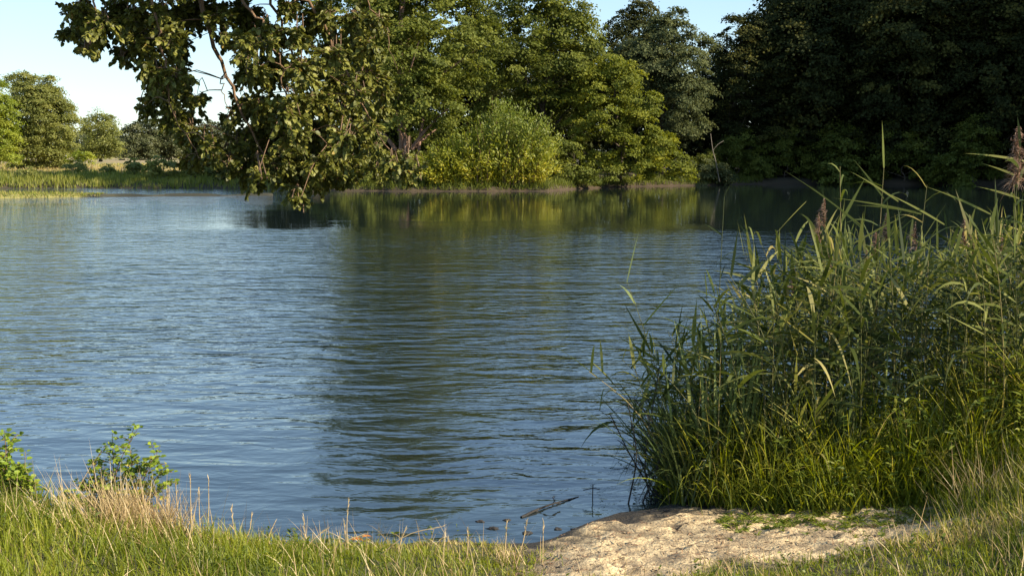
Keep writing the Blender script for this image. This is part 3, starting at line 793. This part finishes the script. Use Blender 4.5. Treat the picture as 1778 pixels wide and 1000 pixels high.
    for i in range(30):
        a = r.uniform(0, 6.28); rad = r.uniform(.2, 2.9)
        lob.append((-5.6 + math.cos(a) * rad, 6.0 + math.sin(a) * rad * .9, r.uniform(5.6, 10.5), r.uniform(.6, 1.0)))
    up = crown_leaves(r, lob, .10, clump=.35, per=34)
    lb.make('limb', M['bark_twig'], root, True)
    tw.make('twigs', M['bark_twig'], root)
    lv.make('foliage', M['hang'], root)
    up.make('crown', M['hang'], root)
overhanging()

# ------------------------------------------------------------------ reeds on the near right bank
WIND = np.array([-1.0, .15, 0])
def reed(r, bst, blf, bpl, x, y, h, leanv, plume=False, nleaf=None, lw=.027, ls=1.1, up=.65):
    z0 = float(gz(x, y)); z0 = max(z0, -.3) - .02
    p0 = np.array([x, y, z0]); L = np.array([leanv[0], leanv[1], 0.0])
    pts = smoothline([p0, p0 + np.array([0, 0, h * .4]) + L * .12, p0 + np.array([0, 0, h * .75]) + L * .5, p0 + np.array([0, 0, h]) + L], 8)
    tube(bst, pts, .0048 * (1 - .6 * np.linspace(0, 1, 8)), 4, tint=r.random())
    k = nleaf or int(h * 9)
    t = np.linspace(.16, .99, k) + r.normal(0, .01, k); t = np.clip(t, 0, .999)
    j = t * 7; jj = np.minimum(j.astype(int), 6); f = (j - jj)[:, None]
    B = pts[jj] * (1 - f) + pts[jj + 1] * f
    a = np.arange(k) * math.pi + r.uniform(0, 6.28) + r.normal(0, .5, k)
    D = np.stack([np.cos(a), np.sin(a), np.full(k, up) + r.normal(0, .3, k)], -1) + WIND * .35
    D[t > .93] = np.array([r.normal() * .25, r.normal() * .2, 1.0])
    ln = ls * (.26 + .24 * np.sin(np.clip(t, 0, 1) * math.pi * .9)) * r.uniform(.75, 1.2, k)
    side = np.cross(D, np.array([0, 0, 1.0]) + r.normal(size=(k, 3)) * .5)
    tn = np.clip(r.normal(.5, .18) + r.normal(0, .17, k), 0, 1)
    ribbons(blf, r, B, D, ln, lw * r.uniform(.75, 1.2, k), np.clip(r.normal(.32, .22, k), 0, .8), 5, tn, lance=True, side=side)
    if plume:
        top = pts[-1]; m = 110
        u = r.random(m)
        ax = unit(L * .4 + np.array([0, 0, 1.0])[None] * h * .5)[0]
        Bp = top - ax * .05 + ax * u[:, None] * .22
        Dp = ax * .8 + unit(r.normal(size=(m, 3))) * .7 + np.array([-.45, 0, 0])
        ribbons(bpl, r, Bp, Dp, .15 * (1.15 - u) * r.uniform(.6, 1.2, m), .006, .55, 4)

r = np.random.default_rng(80)
bs_, bl_, bp_ = Bag(), Bag(), Bag()
def reed_top(px):          # photo outline of the clump (y of the leaf tops) by column
    return np.interp(px, [1090, 1140, 1200, 1270, 1330, 1380, 1430, 1500, 1600, 1700, 1780, 1900], [620, 580, 535, 495, 430, 395, 360, 365, 375, 370, 330, 300])
cnt = 0
while cnt < 480:
    x = r.uniform(1.15, 7.2) if r.random() < .85 else r.uniform(1.15, 2.2); y = r.uniform(8.3, 12.0)
    sh = np.interp(x, NX, NY)
    if y < np.interp(x, [1.02, 1.6, 2.2, 3.0, 7], [8.7, 8.55, 8.4, 8.25, 8.1]): continue
    if y > sh + 1.3: continue
    px = 889 + x / y * FPX
    if px > 2150: continue
    yt = reed_top(px) + abs(r.normal()) * 60 + 22
    zt = P(px, yt, y)[2]
    g0 = float(gz(x, y)); h = zt - max(g0, -.2)
    if h < .5: h = r.uniform(.7, 1.1)
    h = min(h, 2.6) * r.uniform(.86, 1.0)
    edge = max(0, 1 - (px - 1130) / 260)
    lean = np.array([-.08 - .26 * edge * r.random() + r.normal() * .08, r.normal() * .08])
    reed(r, bs_, bl_, bp_, x, y, h, lean + np.array([r.normal() * .14, r.normal() * .1]), plume=(r.random() < .02 and h > 1.3))
    cnt += 1
rb = bl_.make('reed_bed', M['reed']); tag(rb, kind='stuff')
tag(bs_.make('reed_bed_stems', M['reed_stem']), kind='stuff')
tag(bp_.make('reed_bed_plumes', M['plume']), kind='stuff')

# reeds that stand out one by one: (px of tip, py of tip, Y, lean px, plume, label)
SINGLE = [
    (1258, 315, 9.3, 6, 0, 'thin straight reed standing alone in the water before the clump'),
    (1456, 268, 9.4, -8, 0, 'reed with an upright leaf, highest tip near the middle of the clump'),
    (1536, 268, 9.6, 6, 0, 'reed with two upright leaf tips close together above the clump'),
    (1610, 300, 9.5, 12, 0, 'reed with one upright leaf tip leaning toward the bank side'),
    (1430, 345, 9.2, -16, 1, 'reed with a drooping reddish plume at the open end of the clump'),
    (1420, 370, 9.0, -22, 1, 'second reddish plumed reed, just below the drooping one'),
    (1545, 372, 9.3, -14, 1, 'reddish plumed reed in the middle of the clump top'),
    (1590, 385, 9.5, -10, 1, 'faded plumed reed next to the middle one'),
    (1680, 380, 9.4, -10, 1, 'plumed reed before the dense bank end of the clump'),
    (1768, 215, 9.0, 4, 1, 'tallest reed, its brown plume rising at the picture edge'),
    (1762, 300, 9.2, -12, 0, 'reed with long level leaves beside the tallest plume'),
    (1310, 395, 9.1, -10, 0, 'slim reed reaching over the water at the open end of the clump'),
    (1090, 470, 9.3, -44, 0, 'low reed leaning far out over the water with yellowish leaves'),
    (1235, 480, 9.2, -26, 0, 'leaning reed with pale upright leaves over the water'),
]
for i, (px, py, Yy, lp, pl, lab) in enumerate(SINGLE):
    r = np.random.default_rng(900 + i)
    tip = P(px, py + (12 if not pl else 30), Yy)
    lx = lp / FPX * Yy * 1.6
    x = tip[0] - lx
    a, b, c = Bag(), Bag(), Bag()
    z0 = max(float(gz(x, Yy)), -.3)
    h = tip[2] - z0 - .02
    reed(r, a, b, c, x, Yy, h, (lx, r.normal() * .05), plume=bool(pl), nleaf=int(h * (5 if i else 2.6)), lw=.026, ls=1.15 if i else .55, up=.75)
    root = empty('reed', (x, Yy, z0)); tag(root, lab, 'reed', 'single reeds standing out of the clump')
    a.make('stem', M['reed_stem'], root); b.make('leaves', M['reed'] if i not in (12, 13) else M['iris'], root)
    if pl:
        if i == 9:
            c2 = Bag(); m = 420; u = r.random(m); top = tip + np.array([0, 0, -.32])
            Bp = top + np.stack([r.normal(0, .012, m), r.normal(0, .012, m), u * .42], -1)
            ribbons(c2, r, Bp, np.array([-.1, 0, .7]) + unit(r.normal(size=(m, 3))) * .8, .13 * (1.2 - u), .007, .5, 4)
            c2.make('plume', M['plume'], root)
        else: c.make('plume', M['plume'], root)

# long pale leaves that cross the top of the clump
r = np.random.default_rng(83); b = Bag()
segsL = [(1500, 395, 1352, 290), (1600, 372, 1440, 345), (1590, 368, 1480, 362), (1560, 350, 1470, 300), (1535, 345, 1475, 275), (1640, 390, 1520, 330), (1500, 400, 1395, 318),
         (1720, 372, 1600, 325), (1780, 280, 1672, 272), (1775, 310, 1700, 290), (1770, 345, 1690, 330), (1520, 440, 1580, 380), (1470, 430, 1600, 365), (1400, 350, 1350, 412), (1660, 470, 1560, 400),
         (1700, 440, 1620, 500), (1760, 480, 1630, 480), (1480, 500, 1390, 510), (1610, 560, 1700, 500), (1440, 480, 1370, 530), (1600, 420, 1650, 350), (1540, 460, 1640, 430)]
B = np.array([P(a, b1, 9.0 + .02 * i) for i, (a, b1, c, d) in enumerate(segsL)])
E = np.array([P(c, d, 8.9 + .02 * i) for i, (a, b1, c, d) in enumerate(segsL)])
L = np.linalg.norm(E - B, axis=1)
ribbons(b, r, B, E - B + np.array([0, 0, .06]), L * 1.02, .019, .07, 7, np.full(len(B), .86), lance=True, side=np.tile([0, -.35, 1.0], (len(B), 1)) + r.normal(size=(len(B), 3)) * .2)
tag(b.make('reed_bed_long_leaves', M['reed']), kind='stuff')

# fountain-shaped tussocks of long grass standing through the reeds
r = np.random.default_rng(88); b = Bag()
for i in range(130):
    x = r.uniform(1.35, 5.5); y = np.interp(x, [1.2, 2.2, 3.5, 6], [8.7, 8.42, 8.2, 8.0]) + r.random() * .9
    k = 60; H = r.uniform(.75, 1.35)
    B = np.stack([x + r.normal(0, .05, k), y + r.normal(0, .05, k), np.full(k, float(gz(x, y)) - .02)], -1)
    D = np.stack([r.normal(-.05, .38, k), r.normal(-.12, .34, k), np.ones(k)], -1)
    ribbons(b, r, B, D, H * r.uniform(.55, 1.1, k), .012, r.uniform(.15, .65, k), 7, np.clip(r.normal(r.uniform(.25, .75), .15, k), 0, .95))
tag(b.make('tussock_grass', M['grass']), kind='stuff')

# iris-like upright pale blades
r = np.random.default_rng(84)
for (px, py, n_, lab) in [(1310, 640, 16, 'clump of upright pale green sword leaves in the front of the reeds'), (1245, 660, 12, 'smaller clump of pale sword leaves on the water side of the reeds'), (1500, 640, 7, 'few upright pale sword leaves deeper in the reed clump')]:
    p = P(px, py, 8.9); root = empty('sword_leaf_clump', (p[0], 8.9, float(gz(p[0], 8.9))))
    tag(root, lab, 'water plant', 'sword leaf plants in the reeds')
    for q_ in range(n_):
        b = Bag(); x = p[0] + r.normal() * .12; y = 8.85 + r.normal() * .06; z = float(gz(x, y))
        ribbons(b, r, np.array([[x, y, z]]), np.array([[r.normal() * .10, r.normal() * .05, 1.0]]), np.array([r.uniform(1.0, 1.42)]), np.array([.028]), np.array([.01]), 6, np.array([r.random()]), side=np.array([[1, .2, 0.]]))
        b.make('blade', M['iris'], root)

# sedge tussocks arching over the water at the clump's open side
r = np.random.default_rng(85); b = Bag()
spots_ = [(x, y) for x, y in zip(r.uniform(1.2, 2.4, 50), r.uniform(8.65, 9.4, 52))]
for (x, y) in spots_:
    k = 95
    B = np.stack([x + r.normal(0, .06, k), y + r.normal(0, .06, k), np.full(k, max(-.05, float(gz(x, y))))], -1)
    D = np.stack([r.normal(-.16, .26, k), r.normal(-.1, .26, k), np.ones(k)], -1)
    ribbons(b, r, B, D, r.uniform(.6, 1.35, k) * np.interp(x, [1.0, 2.4], [1.02, 1.0]), .0125, r.uniform(.15, .6, k), 7, np.clip(r.normal(.5, .25, k), 0, 1))
tag(b.make('sedge', M['sedge']), kind='stuff')
# dark bent stems at the water's edge
r = np.random.default_rng(86)
TW = [((1090, 880), (1105, 790), (1090, 700)), ((1112, 882), (1150, 770), (1100, 690)), ((1135, 885), (1120, 800), (1145, 640)), ((1150, 882), (1100, 800), (1060, 720)), ((1165, 888), (1130, 840), (1100, 770)), ((1120, 768), (1180, 770), (1200, 765))]
TL = ['outermost dark bent stem rising from the water at the clump', 'dark crooked stem just inside the outermost one', 'dark stem bending back into the clump', 'dark stem drooping out over the water', 'short dark stem at the muddy edge', 'dark level stick caught between the bent stems']
for i, ps in enumerate(TW):
    b = Bag()
    q = smoothline([P(a, c, 8.72 + .04 * i) for a, c in ps], 12)
    tube(b, q, .007 * (1 - .5 * np.linspace(0, 1, 12)), 5)
    ribbons(b, r, q[4:12], unit(r.normal(size=(8, 3))) + np.array([-.5, 0, -.4]), .18, .010, .3, 3)
    tag(b.make('bent_stem', M['wet_wood']), TL[i], 'plant stem', 'dark bent stems at the water')

# undergrowth: herbs and grasses in front of the reeds
r = np.random.default_rng(87); b = Bag(); b2 = Bag()
k = 15000
x = r.uniform(1.15, 6.5, k); y = r.uniform(7.6, 9.5, k)
front = np.interp(x, [1.1, 1.5, 2.0, 2.8, 3.4, 5], [8.62, 8.36, 8.1, 7.95, 7.65, 7.4])
keep = y > front + fnoise(x * 5, y * 5, 96) * .3 - .1
x, y = x[keep], y[keep]; k = len(x)
z = gz(x, y)
hh = (.22 + .62 * fnoise(x * 2.2, y * 2.2, 97)) * np.interp(y, [8.0, 8.5, 9.0], [.6, 1.0, 1.3]) * np.interp(x, [1.1, 1.8, 3.5], [.7, 1.0, 1.25])
ribbons(b, r, np.stack([x, y, z - .02], -1), np.array([-.12, -.05, 1]) + r.normal(size=(k, 3)) * np.array([.32, .32, .1]), hh * r.uniform(.6, 1.25, k), r.uniform(.006, .013, k), r.uniform(.05, .5, k), 4,
        np.clip(fnoise(x * 1.8, y * 1.8, 98) * 1.1 - .12 + r.normal(0, .15, k), 0, .93))
tag(b.make('tall_grass', M['grass']), kind='stuff')
for i in range(520):       # leafy herb stems
    j = r.integers(0, k); x0, y0, z0 = x[j], y[j], z[j]
    H = r.uniform(.25, .75) * (1.15 if x0 > 2.5 else .85)
    q = smoothline([(x0, y0, z0), (x0 + r.normal() * .05, y0 + r.normal() * .05, z0 + H * .5), (x0 + r.normal() * .1 - .04, y0 + r.normal() * .1, z0 + H)], 6)
    m = int(H * 60); t = r.random(m); jj = np.minimum((t * 5).astype(int), 4); f = (t * 5 - jj)[:, None]
    Bq = q[jj] * (1 - f) + q[jj + 1] * f
    a = r.uniform(0, 6.28, m)
    ribbons(b2, r, Bq, np.stack([np.cos(a), np.sin(a), np.full(m, .6)], -1), r.uniform(.05, .11, m), .017, .35, 3, np.clip(r.normal(.5, .25, m), 0, 1), lance=True)
tag(b2.make('herbs', M['herb']), kind='stuff')

# ------------------------------------------------------------------ near grass
r = np.random.default_rng(100); b = Bag()
k = 170000
x = r.uniform(-5.5, 6.5, k); y = 3.0 + 6.3 * r.random(k) ** .62
def sandm(X, Y):
    return sm(-.05, .30, X + (fnoise(X * 3, Y * 3, 77) - .5) * .6) * sm(3.0, 2.5, X + (fnoise(X * 2, Y * 5, 78) - .5) * .9) \
        * sm(6.85, 7.15, Y + .55 * sm(1.25, .6, X) + (fnoise(X * 4, Y * 4, 79) - .5) * .6 - .08 * np.clip(X - 1, 0, 2)) * sm(12, 9.5, Y)
z = gz(x, y)
keep = (z > .02) & (r.random(k) > sandm(x, y) * 1.05 - .03) & ((x < 2.4) | (y < 8.7)) & (np.interp(x, NX, NY) - y > .03)
x, y, z = x[keep], y[keep], z[keep]; k = len(x)
cl = fnoise(x * 1.6, y * 1.6, 101)
hh = (.07 + .20 * cl) * np.interp(x, [-3.5, -2, -.8, .5, 2.2, 3.5], [1.35, 1.1, .6, .45, .6, 1.6])
edge = np.interp(x, NX, NY) - y
hh = hh * np.interp(edge, [.1, .6], [.6, 1])
tint = np.clip(fnoise(x * 1.1, y * 1.6, 102) * 1.5 - .32 + r.normal(0, .2, k), 0, 1)
ribbons(b, r, np.stack([x, y, z - .01], -1), np.array([-.1, 0, 1]) + r.normal(size=(k, 3)) * np.array([.35, .35, .1]), hh * r.uniform(.5, 1.35, k), r.uniform(.0035, .0075, k), r.uniform(.05, .55, k), 3, tint)
tag(b.make('grass', M['grass']), kind='stuff')
# broad-leaved weeds in the turf
b = Bag()
for i in range(260):
    x0 = r.uniform(-4, 4.5); y0 = r.uniform(5.6, 7.7)
    if np.interp(x0, NX, NY) - y0 < .15 or sandm(np.array([x0]), np.array([y0]))[0] > .3: continue
    m = r.integers(6, 12); a = r.uniform(0, 6.28, m); z0 = float(gz(x0, y0)); S = r.uniform(.025, .07)
    ribbons(b, r, np.stack([np.full(m, x0), np.full(m, y0), z0 + r.uniform(.02, .14, m)], -1), np.stack([np.cos(a), np.sin(a), r.uniform(.4, 1.4, m)], -1), S * r.uniform(.6, 1.2, m), S * .26, .4, 3, np.clip(r.normal(.45, .25, m), 0, 1), lance=True)
tag(b.make('turf_weeds', M['herb']), kind='stuff')
# dead straw in the grass
b = Bag(); k = 15000
x = r.uniform(-4.5, 5.5, k); y = r.uniform(5.3, 8.4, k)
w = np.exp(-((x + 2.3) / .55) ** 2 - ((y - 7.0) / .45) ** 2) * 1.0 + np.exp(-((x + 3.0) / .8) ** 2 - ((y - 6.4) / .4) ** 2) * .5 + .14 + .3 * (fnoise(x * 2, y * 2, 105) > .55) + .3 * (x > 2.6) + .3 * np.exp(-((x + .6) / 1.2) ** 2 - ((y - 7.35) / .3) ** 2)
keep = (r.random(k) < w) & (gz(x, y) > .05) & (r.random(k) > sandm(x, y) * 1.02 - .01)
x, y = x[keep], y[keep]; k = len(x)
clump = np.exp(-((x + 2.3) / .5) ** 2 - ((y - 7.0) / .5) ** 2)
ribbons(b, r, np.stack([x, y, gz(x, y) - .01], -1), np.stack([r.normal(-.1, .4, k), r.normal(0, .3, k), np.ones(k)], -1), (.12 + .22 * r.random(k)) * (1 + .7 * clump), r.uniform(.003, .006, k), r.uniform(0, .5, k), 4)
tag(b.make('dead_grass', M['straw']), kind='stuff')
# the dense straw tussock
def tussock(px, py, Yy, n_, hmin, hmax, lab, spread=.12, seed=0):
    r = np.random.default_rng(seed); p = P(px, py, Yy); x0 = p[0]
    root_z = float(gz(x0, Yy)); b = Bag()
    B = np.stack([x0 + r.normal(0, spread, n_), Yy + r.normal(0, spread * .6, n_), np.full(n_, root_z - .01)], -1)
    ribbons(b, r, B, np.stack([r.normal(-.22, .33, n_), r.normal(0, .25, n_), np.ones(n_)], -1), r.uniform(hmin, hmax, n_), r.uniform(.003, .0055, n_), r.uniform(0, .3, n_), 5, np.clip(r.normal(.6, .2, n_), 0, 1))
    tag(b.make('straw_tussock', M['straw']), lab, 'dry grass tuft', 'dry straw tufts on the near bank')
tussock(262, 930, 7.05, 640, .2, .46, 'large pale straw tuft on the bank beside the leafy bush', .13, 1)
tussock(205, 930, 6.9, 260, .2, .44, 'thinner straw tuft leaning in front of the leafy bush', .10, 2)
tussock(880, 965, 7.2, 60, .12, .26, 'sparse straw tuft where the grass meets the sand', .06, 3)
tussock(1735, 905, 7.6, 90, .15, .42, 'straw tuft at the picture edge in front of the reeds', .15, 4)

# single dry stalks standing against the water
ST = [(345, 845, 960, 350), (362, 830, 960, 360), (330, 822, 950, 333), (305, 835, 950, 318), (402, 880, 985, 418), (437, 893, 985, 418), (605, 870, 985, 606), (598, 905, 985, 602), (527, 895, 985, 524),
      (770, 913, 985, 650), (572, 915, 990, 520), (880, 905, 985, 872), (915, 905, 985, 895), (944, 905, 985, 942), (705, 915, 985, 690), (812, 915, 985, 808), (478, 905, 985, 474), (290, 850, 960, 300), (640, 925, 985, 560)]
SLb = ['upright dry stalk right of the straw tuft', 'tallest dry stalk beside the straw tuft against the water', 'dry stalk rising at the edge of the big straw tuft', 'short dry stalk inside the straw tuft edge',
       'dry stalk forming the V shape, leaning toward the tuft', 'dry stalk forming the V shape, leaning toward the sand', 'tall lone upright dry stalk above the orange floating leaf', 'shorter dry stalk beside the tall lone one',
       'faint upright dry stalk between the V and the lone stalk', 'long dry stalk leaning low over the water', 'slanting dry stalk next to the lone stalk', 'dry stalk nearest the grassy edge of the sand',
       'slanting dry stalk at the edge of the sand', 'upright dry stalk where mud and sand meet', 'short slanting dry stalk past the long leaning one', 'thin dry stalk in the low grass before the mud',
       'tiny dry stalk behind the V shape', 'dry stalk at the heart of the straw tuft', 'bowed dry stalk arching beneath the lone stalk']
for i, (tx, ty, by, bx) in enumerate(ST):
    r = np.random.default_rng(300 + i); b = Bag()
    Yy = 7.0 if by < 970 else 7.1
    tip = P(tx, ty, Yy + .05); bp = P(bx, by, Yy); bp[2] = float(gz(bp[0], Yy)) - .01
    q = smoothline([bp, (bp + tip) / 2 + np.array([r.normal() * .012, 0, .012 * abs(tx - bx) / 30]), tip], 8)
    tube(b, q, .0038 * (1 - .5 * np.linspace(0, 1, 8)), 4, .7)
    m = 14; dirn = unit(q[-1] - q[-2])
    ribbons(b, r, q[-1] - dirn * (r.random(m)[:, None] * .09), dirn + unit(r.normal(size=(m, 3))) * .35, .03, .004, .05, 2, np.full(m, .8))
    ribbons(b, r, q[2:4], unit(r.normal(size=(2, 3))) + np.array([0, 0, .8]), .10, .005, .4, 4, np.full(2, .5))
    SLb[i] = SLb[i].replace('right of', 'next to')
    tag(b.make('dry_stalk', M['straw']), SLb[i], 'dry stalk', 'dry stalks on the near bank')

# leafy young bushes on the left bank
def bush(px, py_base, Yy, stems, lab, seed):
    r = np.random.default_rng(seed); p = P(px, py_base, Yy); gz0 = float(gz(p[0], Yy))
    root = empty('bramble_bush', (p[0], Yy, gz0)); tag(root, lab, 'bush', 'leafy young bushes on the near bank')
    st, lv = Bag(), Bag()
    for (tx, ty, dY) in stems:
        tip = P(tx, ty, Yy + dY); b0 = np.array([p[0] + r.normal() * .03, Yy, gz0])
        q = smoothline([b0, (b0 + tip) / 2 + np.array([r.normal() * .03, 0, .05]), tip], 14)
        tube(st, q, .005 * (1 - .7 * np.linspace(0, 1, 14)), 5)
        nodes = list(q[2:])
        for k in range(8):
            s = q[r.integers(2, 12)]; e = s + unit(r.normal(size=3) * np.array([1, .8, .5]) + np.array([0, 0, .35])) * r.uniform(.06, .14)
            qq = smoothline([s, (s + e) / 2 + np.array([0, 0, .015]), e], 5); tube(st, qq, .0022, 4); nodes += list(qq[1:])
        for nd in nodes:
            m = 3 if r.random() < .4 else 2
            a = r.uniform(0, 6.28); D = np.stack([np.cos(a + np.arange(m) * 2.1), np.sin(a + np.arange(m) * 2.1), np.full(m, .25)], -1)
            folded(lv, r, np.repeat(nd[None], m, 0) + D * .008, D, r.normal(size=(m, 3)) * .5 + np.array([.3, -.4, .8]), .034 * r.uniform(.65, 1.25, m), .7, np.clip(r.normal(.55, .22, m), 0, 1))
    st.make('stems', M['bark_twig'], root); lv.make('leaves', M['bramble'], root)
bush(205, 890, 7.25, [(240, 742, 0), (195, 752, .05), (265, 795, -.05), (180, 810, .1), (135, 835, 0), (110, 850, -.1), (230, 800, .1), (200, 840, 0), (150, 850, .1), (250, 850, -.1), (300, 835, 0), (225, 770, .05), (112, 862, 0), (278, 775, .05), (160, 800, 0), (125, 870, .05), (285, 812, -.05)],
     'larger leafy bush on the bank with thin sprigs against the water', 400)
bush(20, 870, 7.05, [(8, 748, 0), (15, 780, .05), (45, 815, 0), (60, 835, -.05), (75, 850, 0), (5, 810, .1), (30, 830, -.1), (-20, 780, 0), (-30, 820, .1), (-10, 800, 0), (30, 850, .1)],
     'leafy bush with yellowish leaves cut by the picture edge on the bank', 401)

# ------------------------------------------------------------------ litter in the shallows and on the sand
def clod(px, py, s, lab, seed, mat='wet_wood', flat=.45, name='mud_clod', cat='clod', grp='dark clods in the shallows'):
    r = np.random.default_rng(seed); n1, n2 = 10, 7
    t = (CAM_H - .0) ; v = py - 270; Yy = CAM_H * FPX / v * 1.0
    Yy = CAM_H / math.tan(PITCH + math.atan((py - 500) / FPX))
    p = P(px, py, Yy); zz = max(0.0, float(gz(p[0], Yy)))
    V = []
    for i in range(n2):
        th = math.pi * i / (n2 - 1)
        for j in range(n1):
            ph = 2 * math.pi * j / n1
            q = s * (1 + .28 * math.sin(3 * ph + seed) * math.sin(th) + .18 * r.normal() * math.sin(th))
            V.append((p[0] + q * math.sin(th) * math.cos(ph) * 1.3, Yy + q * math.sin(th) * math.sin(ph), zz + q * flat * math.cos(th)))
    F = [[i * n1 + j, i * n1 + (j + 1) % n1, (i + 1) * n1 + (j + 1) % n1, (i + 1) * n1 + j] for i in range(n2 - 1) for j in range(n1)]
    tag(mesh_from(name, V, F, mat=M[mat], smooth=True), lab, cat, grp)
CL = [(834, 905, .022, 'dark clod alone farthest from the sand in the shallows'), (856, 917, .03, 'flat dark clod nearest the low grass in the water'), (880, 903, .022, 'dark clod beside the floating twig butt'), (787, 942, .026, 'dark clod off the grassy edge'),
      (915, 925, .028, 'dark clod close in to the muddy edge'), (968, 918, .022, 'dark clod touching the mud strip'), (928, 887, .018, 'tiny dark clod on the floating twig'), (998, 921, .02, 'dark clod on the wet mud')]
for i, (px, py, s, lab) in enumerate(CL): clod(px, py, s, lab, 500 + i)
b = Bag()
def wp(px, py, dz=.0):
    Yy = CAM_H / math.tan(PITCH + math.atan((py - 500) / FPX)); q = P(px, py, Yy); q[2] += dz; return q
q = smoothline([wp(905, 898), wp(930, 888, .01), wp(962, 876, .01), wp(1005, 862)], 14)
tube(b, q, .011 * (1 - .6 * np.linspace(0, 1, 14)), 5)
tube(b, smoothline([q[5], q[5] + np.array([.08, .02, .03]), q[5] + np.array([.16, .08, .02])], 5), .004, 4)
tube(b, smoothline([q[9], q[9] + np.array([-.02, .08, .02]), q[9] + np.array([.0, .16, .0])], 5), .004, 4)
tag(b.make('floating_twig', M['wet_wood']), 'dark forked twig floating in the shallows off the mud', 'twig')
b = Bag(); c0 = wp(1029, 868)
tube(b, smoothline([c0, c0 + np.array([0, 0, .05]), c0 + np.array([.002, 0, .12])], 5), .004, 5)
tube(b, smoothline([c0 + np.array([-.07, 0, .075]), c0 + np.array([0, 0, .09]), c0 + np.array([.05, 0, .08])], 5), .0035, 4)
tag(b.make('water_sprig', M['wet_wood']), 'small dark cross-shaped sprig standing out of the water', 'sprig')
r = np.random.default_rng(610)
for i, (px, py, lab) in enumerate([(606, 939, 'larger orange leaf floating at the foot of the lone dry stalk'), (700, 958, 'orange leaf lying flat by the long leaning stalk'), (628, 935, 'small orange leaf floating beside the larger one')]):
    b = Bag(); c = wp(px, py, .012)
    folded(b, r, c[None], np.array([[1, .3 * i, 0.05]]), np.array([[0, -.1, 1.0]]), .10 if i == 0 else .075, .55, np.array([.4 + .2 * i]))
    tag(b.make('floating_leaf', M['orange']), lab, 'leaf', 'orange fallen leaves')
# debris on the sand
b = Bag(); k = 2600
x = r.uniform(.0, 3.0, k); y = r.uniform(6.8, 8.6, k)
keep = gz(x, y) > .04; x, y = x[keep], y[keep]; k = len(x)
ribbons(b, r, np.stack([x, y, gz(x, y) + .006], -1), np.stack([r.normal(size=k), r.normal(size=k), r.uniform(0, .25, k)], -1), r.uniform(.01, .07, k), r.uniform(.003, .012, k), .1, 2, r.random(k) * .6)
tag(b.make('sand_litter', M['bark_twig']), kind='stuff')
b = Bag(); k = 260     # low weeds creeping onto the sand
x = r.uniform(1.4, 2.8, k); y = 7.85 + r.normal(0, .16, k) + .15 * (x < 2)
z = gz(x, y)
for i in range(k):
    m = 7; a = r.uniform(0, 6.28, m)
    ribbons(b, r, np.repeat(np.array([[x[i], y[i], z[i]]]), m, 0), np.stack([np.cos(a), np.sin(a), np.full(m, .8)], -1), r.uniform(.04, .12, m), .010, .4, 3, np.clip(r.normal(.5, .25, m), 0, 1), lance=True)
tag(b.make('sand_weeds', M['herb']), kind='stuff')
